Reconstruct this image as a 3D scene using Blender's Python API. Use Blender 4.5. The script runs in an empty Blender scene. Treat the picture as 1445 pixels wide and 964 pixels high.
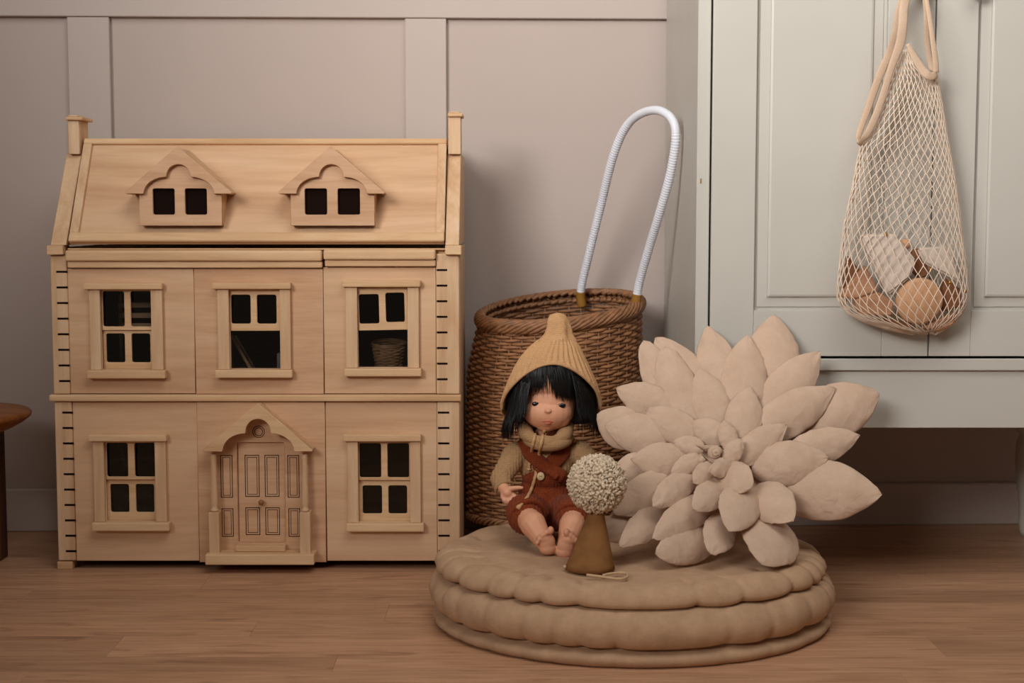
import bpy, bmesh, math, random
from mathutils import Vector, Matrix, noise
from mathutils.bvhtree import BVHTree
random.seed(4)
C = bpy.context.scene.collection
# ------------------------------------------------------------------ camera
F = 2100.0; PITCH = math.atan(.0867); H = .674
CP, SP = math.cos(PITCH), math.sin(PITCH)
cam = bpy.data.cameras.new('camera'); cam.sensor_width = 36; cam.lens = F/1445*36
cam.clip_start = .05
cam.dof.use_dof = True; cam.dof.focus_distance = 2.62; cam.dof.aperture_fstop = 7.1
co = bpy.data.objects.new('camera', cam); C.objects.link(co)
co.location = (0, 0, H); co.rotation_euler = (math.pi/2-PITCH, 0, 0)
bpy.context.scene.camera = co
# ------------------------------------------------------------------ light
def srgb(r, g, b, a=1):
    f = lambda c: (c/255/12.92 if c/255 <= .04045 else ((c/255+.055)/1.055)**2.4)
    return (f(r), f(g), f(b), a)
w = bpy.data.worlds.new('world'); bpy.context.scene.world = w; w.use_nodes = True
w.node_tree.nodes['Background'].inputs[0].default_value = (1, .80, .62, 1)
w.node_tree.nodes['Background'].inputs[1].default_value = .10
def area(name, loc, target, sx, sy, power, col):
    l = bpy.data.lights.new(name, 'AREA'); l.shape = 'RECTANGLE'; l.size = sx; l.size_y = sy
    l.energy = power; l.color = col
    o = bpy.data.objects.new(name, l); C.objects.link(o); o.location = loc
    o.rotation_euler = (Vector(target)-Vector(loc)).to_track_quat('-Z', 'Y').to_euler()
    return o
k1 = area('window_light', (-1.5, -.6, 2.1), (.6, 3.0, 1.55), 1.5, 1.3, 20, (1, .975, .945))
k1.data.spread = math.radians(54)
area('ceiling_bounce_fill', (.6, 1.1, 2.7), (.5, 3.0, 1.0), 2.0, 1.4, 31, (1, .975, .935))  # added overhead fill lamp, stands in for bounce off the ceiling
vs = bpy.context.scene.view_settings
vs.view_transform = 'Standard'; vs.look = 'None'; vs.gamma = 1; vs.use_curve_mapping = False; vs.exposure = 0
# ------------------------------------------------------------------ pixel to place
def P(u, v, Y):
    vv = (v-482)/F; t = Y/(CP-vv*SP)
    return Vector(((u-722.5)/F*t, Y, H-t*(SP+vv*CP)))
def PZ(u, v, z):
    vv = (v-482)/F; t = (H-z)/(SP+vv*CP)
    return Vector(((u-722.5)/F*t, t*(CP-vv*SP), z))
PX = lambda u, v, Y: P(u, v, Y).x
ZZ = lambda v, Y: P(700, v, Y).z
def ray(u, v):
    vv = (v-482)/F
    return Vector(((u-722.5)/F, CP-vv*SP, -(SP+vv*CP))).normalized()
# ------------------------------------------------------------------ materials
def mat(name, rough=.6, spec=.3):
    m = bpy.data.materials.new(name); m.use_nodes = True
    nt = m.node_tree; b = nt.nodes['Principled BSDF']
    b.inputs['Roughness'].default_value = rough
    b.inputs['Specular IOR Level'].default_value = spec
    return m, nt, b
def N(nt, t, **k):
    n = nt.nodes.new(t)
    for a, b in k.items():
        if a in n.inputs: n.inputs[a].default_value = b
        else: setattr(n, a, b)
    return n
def coords(nt, scale=(1, 1, 1), world=False, rnd=False):
    m = N(nt, 'ShaderNodeMapping'); m.inputs['Scale'].default_value = scale
    if world:
        g = N(nt, 'ShaderNodeNewGeometry'); nt.links.new(g.outputs['Position'], m.inputs['Vector'])
    else:
        g = N(nt, 'ShaderNodeTexCoord'); nt.links.new(g.outputs['Object'], m.inputs['Vector'])
    if rnd:
        oi = N(nt, 'ShaderNodeObjectInfo'); mm = N(nt, 'ShaderNodeMath', operation='MULTIPLY'); mm.inputs[1].default_value = 37
        nt.links.new(oi.outputs['Random'], mm.inputs[0]); cx = N(nt, 'ShaderNodeCombineXYZ')
        for i in range(3): nt.links.new(mm.outputs[0], cx.inputs[i])
        nt.links.new(cx.outputs[0], m.inputs['Location'])
    return m.outputs[0]
def ramp(nt, fac, stops):
    r = N(nt, 'ShaderNodeValToRGB'); e = r.color_ramp.elements
    e[0].position, e[0].color = stops[0]; e[1].position, e[1].color = stops[-1]
    for p, c in stops[1:-1]:
        x = e.new(p); x.color = c
    nt.links.new(fac, r.inputs[0]); return r.outputs[0]
def noi(nt, vec, scale, detail=3, rough=.5, dist=0):
    n = N(nt, 'ShaderNodeTexNoise'); n.inputs['Scale'].default_value = scale; n.inputs['Detail'].default_value = detail
    n.inputs['Roughness'].default_value = rough; n.inputs['Distortion'].default_value = dist
    nt.links.new(vec, n.inputs['Vector']); return n.outputs[0]
def bump(nt, b, h, strength, dist=.001):
    n = N(nt, 'ShaderNodeBump'); n.inputs['Strength'].default_value = strength; n.inputs['Distance'].default_value = dist
    nt.links.new(h, n.inputs['Height']); nt.links.new(n.outputs[0], b.inputs['Normal']); return n
def mixc(nt, fac, a, b, mode='MIX'):
    n = N(nt, 'ShaderNodeMix', data_type='RGBA', blend_type=mode)
    if isinstance(fac, (int, float)): n.inputs[0].default_value = fac
    else: nt.links.new(fac, n.inputs[0])
    for s, x in ((6, a), (7, b)):
        if isinstance(x, tuple): n.inputs[s].default_value = x
        else: nt.links.new(x, n.inputs[s])
    return n.outputs[2]
def wood(name, lo, mid, hi, axis='x', rough=.55, scale=1., rnd=True, fleck=.25):
    m, nt, b = mat(name, rough, .25)
    st = {'x': (1.2, 14, 14), 'z': (14, 14, 1.2), 'y': (14, 1.2, 14)}[axis]
    v = coords(nt, tuple(s*scale for s in st), rnd=rnd)
    c = ramp(nt, noi(nt, v, 1.6, 5, .55, 1.2), [(.3, lo), (.5, mid), (.72, hi)])
    v2 = coords(nt, tuple(s*scale*5 for s in st), rnd=rnd)
    g = noi(nt, v2, 2.5, 3, .6)
    c2 = ramp(nt, g, [(.35, (.72, .66, .6, 1)), (.6, (1, 1, 1, 1))])
    nt.links.new(mixc(nt, fleck, c, mixc(nt, 1., c, c2, 'MULTIPLY')), b.inputs['Base Color'])
    bump(nt, b, g, .15, .0006)
    return m
def plain(name, c, rough=.6, spec=.3, var=.06, nscale=8, bmp=0, bscale=300, world=True):
    m, nt, b = mat(name, rough, spec)
    v = coords(nt, world=world)
    d = tuple(x*(1-var*2) for x in c[:3])+(1,)
    nt.links.new(ramp(nt, noi(nt, v, nscale, 4), [(.3, d), (.7, c)]), b.inputs['Base Color'])
    if bmp: bump(nt, b, noi(nt, v, bscale, 2), bmp, .001)
    return m
def cloth(name, c, c2=None, weave=900, bmp=.3, wr=.5, wrs=22):
    m, nt, b = mat(name, .92, .1)
    b.inputs['Sheen Weight'].default_value = .04
    v = coords(nt, world=True)
    c2 = c2 or tuple(x*.84 for x in c[:3])+(1,)
    nt.links.new(ramp(nt, noi(nt, v, 30, 6, .65), [(.3, c2), (.7, c)]), b.inputs['Base Color'])
    f = noi(nt, v, weave, 2); g = noi(nt, v, wrs, 4, .5, .6)
    b1 = bump(nt, b, f, bmp, .0006)
    b2 = N(nt, 'ShaderNodeBump'); b2.inputs['Strength'].default_value = wr; b2.inputs['Distance'].default_value = .006
    nt.links.new(g, b2.inputs['Height']); nt.links.new(b2.outputs[0], b1.inputs['Normal'])
    return m
def knit(name, c, dark, sx=1500, sz=1100, st=.9, axis='Z'):
    m, nt, b = mat(name, .95, .08); b.inputs['Sheen Weight'].default_value = .06
    v = coords(nt, (1, .35, 1), world=True)
    w1 = N(nt, 'ShaderNodeTexWave', wave_type='BANDS', bands_direction='X'); w1.inputs['Scale'].default_value = sx/6.28/1.6
    w1.inputs['Distortion'].default_value = 1.2; w1.inputs['Detail'].default_value = 1; w1.inputs['Detail Scale'].default_value = 3
    w2 = N(nt, 'ShaderNodeTexWave', wave_type='BANDS', bands_direction='Z'); w2.inputs['Scale'].default_value = sz/6.28/1.6
    w2.inputs['Distortion'].default_value = 2.5; w2.inputs['Detail'].default_value = 1; w2.inputs['Detail Scale'].default_value = 3
    nt.links.new(v, w1.inputs[0]); nt.links.new(v, w2.inputs[0])
    mu = N(nt, 'ShaderNodeMath', operation='MULTIPLY'); nt.links.new(w1.outputs['Fac'], mu.inputs[0]); nt.links.new(w2.outputs['Fac'], mu.inputs[1])
    n = noi(nt, v, 300, 2)
    ad = N(nt, 'ShaderNodeMath', operation='MULTIPLY_ADD'); ad.inputs[1].default_value = .5
    nt.links.new(n, ad.inputs[0]); nt.links.new(mu.outputs[0], ad.inputs[2])
    nt.links.new(ramp(nt, ad.outputs[0], [(.2, dark), (.75, c)]), b.inputs['Base Color'])
    bump(nt, b, ad.outputs[0], st, .0022)
    return m
M = {}
M['wall'] = plain('painted_wall', srgb(186, 171, 163), .75, .2, .02, 3, .08, 350)
M['trim'] = plain('painted_trim', srgb(187, 173, 165), .6, .3, .02, 4, .06, 250)
M['white'] = plain('white_lacquer', srgb(191, 187, 178), .42, .35, .025, 6, .05, 220)
M['pine_x'] = wood('pine_grain_across', srgb(202, 160, 118), srgb(217, 179, 138), srgb(227, 193, 153))
M['pine_z'] = wood('pine_grain_upright', srgb(200, 158, 120), srgb(214, 178, 141), srgb(224, 192, 157), 'z')
M['ply'] = wood('plywood_face', srgb(200, 158, 122), srgb(214, 175, 139), srgb(223, 188, 153), 'x', scale=.6)
M['ply_pink'] = wood('beech_plywood', srgb(198, 154, 118), srgb(210, 168, 132), srgb(218, 180, 146), 'x', scale=1.3)
M['inside'] = wood('shaded_inner_plywood', srgb(84, 54, 34), srgb(100, 66, 42), srgb(110, 74, 48))  # plywood colour darkened to put the shade of the enclosed rooms into it
M['burnt'] = plain('scorched_groove', srgb(58, 34, 22), .8, .1)
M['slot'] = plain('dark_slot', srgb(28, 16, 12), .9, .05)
M['knobwood'] = plain('oiled_knob', srgb(150, 100, 62), .4, .4)
M['brown_wood'] = wood('brown_varnished_wood', srgb(116, 66, 30), srgb(140, 82, 40), srgb(158, 96, 50), 'x', .4)
M['dark_wood'] = wood('dark_wood', srgb(60, 34, 20), srgb(76, 44, 26), srgb(88, 52, 32), 'z', .5)
M['wicker'] = plain('brown_wicker', srgb(168, 118, 80), .5, .35, .24, 45, .3, 500)
M['wicker_rim'] = plain('brown_wicker_rim', srgb(160, 112, 76), .45, .4, .24, 60, .3, 500)
M['brass'] = plain('brass', srgb(200, 150, 70), .3, .5); M['brass'].node_tree.nodes['Principled BSDF'].inputs['Metallic'].default_value = 1
M['gold'] = plain('mustard_binding', srgb(150, 105, 40), .6, .3)
M['wrap'] = plain('white_wrapping', srgb(226, 228, 236), .45, .4, .02)
M['canvas'] = cloth('olive_beige_canvas', srgb(199, 164, 132), srgb(178, 144, 114), 800, .4, .25, 18)
M['petal'] = cloth('sand_cotton', srgb(206, 178, 156), srgb(194, 165, 142), 1200, .15, .6, 34)
M['skin'] = plain('vinyl_skin', srgb(226, 164, 130), .5, .35, .05, 25)
M['lip'] = plain('lip', srgb(196, 112, 90), .45, .4)
M['eye'] = plain('black_eye', srgb(16, 13, 13), .25, .5)
M['hair'] = plain('black_hair', srgb(14, 13, 15), .42, .4, .2, 80)
M['knit_gold'] = knit('mustard_knit', srgb(236, 190, 142), srgb(200, 152, 104), 2300, 1700, .6)
M['knit_fine'] = knit('tan_knit', srgb(208, 168, 124), srgb(164, 124, 86), 2300, 1900, .6)
M['knit_rust'] = knit('rust_knit', srgb(158, 74, 40), srgb(108, 47, 25), 2000, 1600, .6)
M['button'] = plain('bone_button', srgb(214, 184, 142), .35, .4)
M['suede'] = plain('mustard_suede', srgb(146, 102, 62), .95, .1, .14, 40, .3, 600)
M['pom'] = plain('cream_yarn', srgb(236, 214, 186), .95, .1, .2, 130, .3, 900)
M['string'] = plain('beige_string', srgb(206, 172, 136), .9, .1)
M['net'] = plain('cotton_net', srgb(232, 212, 192), .95, .1, .06, 60, .3, 1500)
M['strap'] = knit('cotton_strap', srgb(220, 194, 170), srgb(200, 170, 144), 3000, 3000, .35)
M['felt'] = cloth('cream_felt', srgb(214, 198, 184), None, 1200, .2, .3, 30)
M['block'] = wood('toy_block', srgb(166, 122, 92), srgb(182, 136, 104), srgb(196, 150, 118), 'x', .5)
M['block2'] = wood('toy_block_dark', srgb(120, 76, 48), srgb(136, 90, 60), srgb(150, 102, 70), 'x', .5)
M['disc'] = plain('pale_disc', srgb(206, 160, 122), .5, .3, .04)
M['grey'] = plain('grey_plastic', srgb(120, 112, 104), .5, .3)
M['stain'] = plain('stain', srgb(150, 120, 90), .7, .1)
def floor_mat():
    m, nt, b = mat('laminate_plank', .38, .35)
    v = coords(nt, (1.1, 13, 1), rnd=True)
    c = ramp(nt, noi(nt, v, 1.7, 6, .6, 1.6), [(.28, srgb(156, 114, 86)), (.48, srgb(190, 144, 112)), (.7, srgb(208, 164, 132))])
    v2 = coords(nt, (5, 90, 1), rnd=True); g = noi(nt, v2, 1.6, 4, .65)
    c = mixc(nt, .5, c, ramp(nt, g, [(.3, srgb(150, 108, 80)), (.62, srgb(210, 166, 132))]))
    v3 = coords(nt, (3, 16, 1), rnd=True)
    k = ramp(nt, noi(nt, v3, 2.1, 3, .5, 1), [(.60, (0, 0, 0, 1)), (.72, (1, 1, 1, 1))])
    kb = N(nt, 'ShaderNodeSeparateColor'); nt.links.new(k, kb.inputs[0])
    mu = N(nt, 'ShaderNodeMath', operation='MULTIPLY'); mu.inputs[1].default_value = .5; nt.links.new(kb.outputs[0], mu.inputs[0])
    c = mixc(nt, mu.outputs[0], c, srgb(122, 80, 58))
    oi = N(nt, 'ShaderNodeObjectInfo')
    r2 = ramp(nt, oi.outputs['Random'], [(0, (.86, .84, .82, 1)), (1, (1.08, 1.06, 1.04, 1))])
    nt.links.new(mixc(nt, 1., c, r2, 'MULTIPLY'), b.inputs['Base Color'])
    bump(nt, b, g, .06, .0005)
    return m
M['floor'] = floor_mat()
def pane_mat(name, speck):
    m = bpy.data.materials.new(name); m.use_nodes = True; nt = m.node_tree
    for n in list(nt.nodes): nt.nodes.remove(n)
    out = N(nt, 'ShaderNodeOutputMaterial'); tr = N(nt, 'ShaderNodeBsdfTransparent'); gl = N(nt, 'ShaderNodeBsdfGlossy')
    tr.inputs[0].default_value = (.85, .88, .88, 1); gl.inputs['Roughness'].default_value = .05
    fr = N(nt, 'ShaderNodeFresnel'); fr.inputs[0].default_value = 1.45
    mx = N(nt, 'ShaderNodeMixShader'); nt.links.new(fr.outputs[0], mx.inputs[0]); nt.links.new(tr.outputs[0], mx.inputs[1]); nt.links.new(gl.outputs[0], mx.inputs[2])
    o = mx.outputs[0]
    if speck:
        v = coords(nt, world=True); vo = N(nt, 'ShaderNodeTexVoronoi'); vo.inputs['Scale'].default_value = 330; nt.links.new(v, vo.inputs['Vector'])
        s = ramp(nt, vo.outputs['Distance'], [(.1, (1, 1, 1, 1)), (.2, (0, 0, 0, 1))])
        s2 = ramp(nt, noi(nt, v, 60, 2), [(.4, (0, 0, 0, 1)), (.62, (1, 1, 1, 1))])
        df = N(nt, 'ShaderNodeBsdfDiffuse'); df.inputs[0].default_value = srgb(150, 150, 140)
        m2 = N(nt, 'ShaderNodeMixShader'); nt.links.new(mixc(nt, 1., s, s2, 'MULTIPLY'), m2.inputs[0]); nt.links.new(o, m2.inputs[1]); nt.links.new(df.outputs[0], m2.inputs[2]); o = m2.outputs[0]
    nt.links.new(o, out.inputs[0]); return m
M['pane'] = pane_mat('acrylic_pane', False); M['pane_dust'] = pane_mat('dusty_acrylic_pane', True)
# ------------------------------------------------------------------ builders
WL = {}
def wloc(o): return WL.get(o.name, Vector((0, 0, 0))) if o else Vector((0, 0, 0))
def thing(name, label, cat, loc, group=None):
    o = bpy.data.objects.new(name, None); C.objects.link(o); o.location = loc; o.empty_display_size = .02
    o['label'] = label; o['category'] = cat
    if group: o['group'] = group
    WL[o.name] = Vector(loc); return o
def place(o, parent, loc):
    C.objects.link(o); o.location = Vector(loc)-wloc(parent); WL[o.name] = Vector(loc)
    if parent: o.parent = parent
    return o
def obj(name, bm, m, parent=None, smooth=False, label=None, kind=None, keep=False):
    me = bpy.data.meshes.new(name)
    if keep: c = Vector((0, 0, 0))
    else:
        xs = [v.co for v in bm.verts]
        lo = Vector([min(p[i] for p in xs) for i in range(3)]); hi = Vector([max(p[i] for p in xs) for i in range(3)])
        c = (lo+hi)/2
        for v in bm.verts: v.co -= c
    bm.to_mesh(me); bm.free()
    if smooth:
        for p in me.polygons: p.use_smooth = True
    me.materials.append(M[m] if isinstance(m, str) else m)
    o = bpy.data.objects.new(name, me); place(o, parent, c)
    if label: o['label'] = label
    if kind: o['kind'] = kind
    return o
def tag(o, label, cat, group=None):
    o['label'] = label; o['category'] = cat
    if group: o['group'] = group
    return o
def box(bm, x0, x1, y0, y1, z0, z1, bev=0, seg=1, mtx=None):
    vs_ = [bm.verts.new((x, y, z)) for z in (z0, z1) for y in (y0, y1) for x in (x0, x1)]
    fs = [bm.faces.new([vs_[i] for i in q]) for q in ((0, 2, 3, 1), (4, 5, 7, 6), (0, 1, 5, 4), (2, 6, 7, 3), (0, 4, 6, 2), (1, 3, 7, 5))]
    if bev:
        es = list({e for f in fs for e in f.edges})
        r = bmesh.ops.bevel(bm, geom=es, offset=bev, segments=seg, profile=.6, affect='EDGES')
        vs_ = list({v for f in r['faces'] for v in f.verts} | {v for v in vs_ if v.is_valid})
    if mtx:
        for v in vs_: v.co = mtx @ v.co
    return bm
def bx(name, m, parent, x0, x1, y0, y1, z0, z1, bev=.0008, seg=1, **k):
    return obj(name, box(bmesh.new(), min(x0, x1), max(x0, x1), y0, y1, min(z0, z1), max(z0, z1), bev, seg), m, parent, **k)
def frame_axes(t, ref=None):
    t = t.normalized(); r = ref or Vector((0, 0, 1))
    if abs(t.dot(r)) > .95: r = Vector((1, 0, 0))
    a = t.cross(r).normalized(); return a, a.cross(t).normalized()
def tube(bm, pts, rad, n=8, closed=False, caps=True, flat=1., ref=None):
    pts = [Vector(p) for p in pts]; L = len(pts)
    rs = rad if isinstance(rad, (list, tuple)) else [rad]*L
    rings = []; pa = None
    for i, p in enumerate(pts):
        if closed: t = pts[(i+1) % L]-pts[i-1]
        else: t = pts[min(i+1, L-1)]-pts[max(i-1, 0)]
        if t.length < 1e-9: t = Vector((0, 0, 1))
        t.normalize()
        if pa is None: a, b = frame_axes(t, ref)
        else:
            a = pa-t*pa.dot(t)
            a = a.normalized() if a.length > 1e-6 else frame_axes(t)[0]
            b = a.cross(t)
        pa = a
        rings.append([bm.verts.new(p+(a*math.cos(2*math.pi*k/n)+b*math.sin(2*math.pi*k/n)*flat)*rs[i]) for k in range(n)])
    for i in range(L if closed else L-1):
        A, B = rings[i], rings[(i+1) % L]
        for k in range(n): bm.faces.new((A[k], A[(k+1) % n], B[(k+1) % n], B[k]))
    if caps and not closed:
        bm.faces.new(rings[0][::-1]); bm.faces.new(rings[-1])
    return bm
def catmull(pts, n=6):
    pts = [Vector(p) for p in pts]; q = [pts[0]*2-pts[1]]+pts+[pts[-1]*2-pts[-2]]; out = []
    for i in range(1, len(q)-2):
        for k in range(n):
            t = k/n; a, b, c, d = q[i-1:i+3]
            out.append(.5*((2*b)+(c-a)*t+(2*a-5*b+4*c-d)*t*t+(3*b-a-3*c+d)*t**3))
    return out+[pts[-1]]
def grid(bm, rows, close=True):
    R = [[bm.verts.new(p) for p in r] for r in rows]
    for i in range(len(R)-1):
        n = len(R[i])
        for k in range(n if close else n-1):
            bm.faces.new((R[i][k], R[i][(k+1) % n], R[i+1][(k+1) % n], R[i+1][k]))
    return R
def lathe(bm, prof, c, n=24, axis='z'):
    rows = []
    for r, h in prof:
        r = max(r, 1e-5)
        rows.append([Vector(c)+(Vector((r*math.cos(2*math.pi*k/n), r*math.sin(2*math.pi*k/n), h)) if axis == 'z'
                     else Vector((r*math.cos(2*math.pi*k/n), h, r*math.sin(2*math.pi*k/n)))) for k in range(n)])
    R = grid(bm, rows); bm.faces.new(R[0][::-1]); bm.faces.new(R[-1])
    bmesh.ops.recalc_face_normals(bm, faces=bm.faces); return bm
def sphere(bm, c, r, seg=16, rings=10):
    r = r if hasattr(r, '__len__') else (r, r, r)
    bmesh.ops.create_uvsphere(bm, u_segments=seg, v_segments=rings, radius=1,
        matrix=Matrix.Translation(c) @ Matrix.Diagonal((r[0], r[1], r[2], 1)))
    return bm
def plate(name, m, parent, outer, holes, Y, thick, bev=.0008, mtx=None, **k):
    """flat board lying in the XZ plane, front face at Y, cut out by holes"""
    cu = bpy.data.curves.new('t', 'CURVE'); cu.dimensions = '2D'; cu.fill_mode = 'BOTH'
    cu.extrude = thick/2-bev; cu.bevel_depth = bev; cu.bevel_resolution = 0; cu.offset = -bev
    for poly in [outer]+holes:
        s = cu.splines.new('POLY'); s.points.add(len(poly)-1); s.use_cyclic_u = True
        for p, q in zip(s.points, poly): p.co = (q[0], q[1], 0, 1)
    t = bpy.data.objects.new('t', cu); C.objects.link(t)
    dg = bpy.context.evaluated_depsgraph_get(); dg.update()
    me = bpy.data.meshes.new_from_object(t.evaluated_get(dg))
    bm = bmesh.new(); bm.from_mesh(me)
    C.objects.unlink(t); bpy.data.objects.remove(t); bpy.data.meshes.remove(me); bpy.data.curves.remove(cu)
    for v in bm.verts:
        v.co = Vector((v.co.x, Y+thick/2-v.co.z, v.co.y))
    if mtx:
        for v in bm.verts: v.co = mtx @ v.co
    bmesh.ops.recalc_face_normals(bm, faces=bm.faces)
    return obj(name, bm, m, parent, **k)
def rrect(x0, x1, z0, z1, r, n=4):
    x0, x1 = min(x0, x1), max(x0, x1); z0, z1 = min(z0, z1), max(z0, z1); o = []
    for cx, cz, a in ((x1-r, z1-r, 0), (x0+r, z1-r, 90), (x0+r, z0+r, 180), (x1-r, z0+r, 270)):
        for i in range(n+1):
            t = math.radians(a+90*i/n); o.append((cx+r*math.cos(t), cz+r*math.sin(t)))
    return o
def blob(name, m, parent, parts, voxel=.0025, it=4, fn=None, **k):
    """one continuous skin grown round tapered limbs (p0,r0,p1,r1) and ellipsoids (c,(rx,ry,rz))"""
    bm = bmesh.new()
    for p in parts:
        if len(p) == 2: sphere(bm, p[0], p[1], 24, 16)
        else:
            a, ra, b, rb = p; a = Vector(a); b = Vector(b)
            n = 14; rows = []; ax, bx_ = frame_axes(b-a); t = (b-a).normalized()
            for i in range(-5, 1):
                th = i/5*math.pi/2; rows.append((a+t*ra*math.sin(th), max(ra*math.cos(th), 1e-4)))
            for i in range(0, 6):
                th = i/5*math.pi/2; rows.append((b+t*rb*math.sin(th), max(rb*math.cos(th), 1e-4)))
            R = grid(bm, [[c+(ax*math.cos(2*math.pi*q/n)+bx_*math.sin(2*math.pi*q/n))*r for q in range(n)] for c, r in rows])
            bm.faces.new(R[0][::-1]); bm.faces.new(R[-1])
    bmesh.ops.recalc_face_normals(bm, faces=bm.faces)
    o = obj('t', bm, m, None)
    r = o.modifiers.new('r', 'REMESH'); r.mode = 'VOXEL'; r.voxel_size = voxel
    s = o.modifiers.new('s', 'SMOOTH'); s.iterations = it; s.factor = .5
    dg = bpy.context.evaluated_depsgraph_get(); dg.update()
    me = bpy.data.meshes.new_from_object(o.evaluated_get(dg)); b2 = bmesh.new(); b2.from_mesh(me)
    for v in b2.verts: v.co += o.location
    if fn:
        b2.normal_update()
        for v in b2.verts: v.co += v.normal*fn(v.co)
    bpy.data.objects.remove(o); bpy.data.meshes.remove(me)
    return obj(name, b2, m, parent, smooth=True, **k)
def bvh_of(objs):
    V, Fc = [], []
    for o in objs:
        L = WL[o.name]; b = len(V)
        V += [v.co+L for v in o.data.vertices]; Fc += [[b+i for i in p.vertices] for p in o.data.polygons]
    return BVHTree.FromPolygons(V, Fc)
CAM = Vector((0, 0, H))
def surf(bv, u, v, off=0., dflt=2.5):
    h = bv.ray_cast(CAM, ray(u, v))
    return (h[0]-ray(u, v)*off) if h[0] else P(u, v, dflt)
def struct(o): o['kind'] = 'structure'; return o
# ------------------------------------------------------------------ the room
WY = 3.156; WS = .035            # the back wall stands slightly askew to the camera
def wp(u, v, out=0):             # point of the wall plane seen at a pixel
    vv = (v-482)/F; d = Vector(((u-722.5)/F, CP-vv*SP, -(SP+vv*CP))); t = (WY-out)/(d.y-WS*d.x); return CAM+d*t
ang = math.atan(WS)
WM = Matrix.Translation((0, WY, 0)) @ Matrix.Rotation(ang, 4, 'Z')
def wall_box(name, x0, x1, out, z0, z1, m, bev=.0015):
    bm = box(bmesh.new(), x0, x1, -out, 0 if name != 'wall_back' else .1, z0, z1, bev)
    for v in bm.verts: v.co = WM @ v.co
    return struct(obj(name, bm, m, None, keep=True))
wx = lambda u, v: (WM.inverted() @ wp(u, v)).x
wz = lambda u, v: wp(u, v).z
w0 = bmesh.new(); box(w0, -2.2, 2.2, 0, .1, 0, 2.4)
for v in w0.verts: v.co = WM @ v.co
struct(obj('wall_back', w0, 'wall', None, keep=True))
RZ = wz(500, 26)
wall_box('trim_1', -2.2, 2.2, .014, RZ, RZ+.085, 'trim')
BZ = wz(1250, 681)
wall_box('baseboard_back', -2.2, 2.2, .016, 0, BZ, 'trim', .003)
sx = [(wx(98.5, 110), wx(157.5, 110)), (wx(572, 110), wx(631.5, 110))]
step = sx[1][0]-sx[0][0]; wd = sx[0][1]-sx[0][0]
for i, x in enumerate([sx[0][0]-step, sx[0][0], sx[1][0], sx[1][0]+step, sx[1][0]+2*step]):
    wall_box('trim_%d' % (i+2), x, x+wd, .013, BZ+.0005, RZ-.0012, 'trim')
fl = bmesh.new(); box(fl, -2.2, 2.2, .3, 3.25, -.06, -.008)
fl = struct(obj('floor', fl, 'dark_wood', None))
edges = [3.24, 3.13]+[PZ(700, v, 0).y for v in (771, 788, 808, 831, 851, 877, 898, 927, 948)]
edges = sorted(set(round(e, 4) for e in edges), reverse=True)
while edges[-1] > .45: edges.append(edges[-1]-.098)
known = {831: 290, 877: 545, 927: 158, 948: 472}
kn = {round(PZ(700, v, 0).y, 4): PZ(u, v-10, 0).x for v, u in known.items()}
for i in range(len(edges)-1):
    y1, y0 = edges[i], edges[i+1]; x = kn.get(y0, random.uniform(-1.3, -.2)); L = 1.28
    x = x-math.ceil((x+2.2)/L)*L
    while x < 2.2:
        a, b = max(x, -2.2), min(x+L, 2.2)
        if b-a > .02: bx('plank', 'floor', fl, a+.0001, b-.0001, y0+.0001, y1-.0001, -.008, 0, .00035)
        x += L
# ------------------------------------------------------------------ doll's house
HY = 2.776; HB = 3.085
house = thing('dollhouse', 'large pale pine dollhouse with three floors, two roof dormers and a columned front door', 'dollhouse', (PX(365, 700, HY), 2.93, 0))
x_ = lambda u, v, Y=HY: PX(u, v, Y)
XL, XR = x_(74, 460), x_(649, 460)
zbot, zbelt, ztop = ZZ(792, HY), ZZ(561, HY), ZZ(350, HY)
# shell
bx('side_wall', 'pine_z', house, XL, XL+.014, HY+.02, HB, zbot, ztop)
bx('side_wall', 'pine_z', house, XR-.014, XR, HY+.02, HB, zbot, ztop)
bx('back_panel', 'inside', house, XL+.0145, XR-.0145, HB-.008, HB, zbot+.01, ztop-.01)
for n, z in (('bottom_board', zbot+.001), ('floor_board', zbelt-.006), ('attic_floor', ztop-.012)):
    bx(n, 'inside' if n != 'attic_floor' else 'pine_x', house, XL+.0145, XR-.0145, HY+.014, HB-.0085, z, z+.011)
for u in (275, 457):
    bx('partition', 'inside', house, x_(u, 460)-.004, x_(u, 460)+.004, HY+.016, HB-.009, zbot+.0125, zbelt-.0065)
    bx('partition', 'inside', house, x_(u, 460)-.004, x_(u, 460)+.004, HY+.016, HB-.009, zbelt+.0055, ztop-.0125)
bx('deck_strip', 'pine_x', house, x_(95, 350), x_(628, 350), HY+.001, HY+.0135, ZZ(353, HY)+.0003, ZZ(350.5, HY))
# corner posts with slots
def post(u0, u1, v0, v1, slots, us):
    vm = (v0+v1)/2
    p = bx('corner_post', 'pine_z', house, x_(u0, vm), x_(u1, vm), HY-.003, HY+.0195, ZZ(v1, HY), ZZ(v0, HY), .003, 3)
    X0, X1 = x_(us[0], vm), x_(us[1], vm)
    for s in slots:
        bx('slot', 'slot', p, X0, X1, HY-.0034, HY-.0026, ZZ(s+1.4, HY), ZZ(s-1.4, HY), 0)
U8 = [383.5+22*i for i in range(8)]; L10 = [582+21.7*i for i in range(10)]
post(73.5, 97, 360, 556, U8, (82, 97.5)); post(615.5, 648.5, 358, 556, [s-2.5 for s in U8], (616.5, 631.5))
post(80, 104.5, 567, 791, L10, (91, 106)); post(617, 649, 567, 791, L10, (618.5, 634.5))
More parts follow.
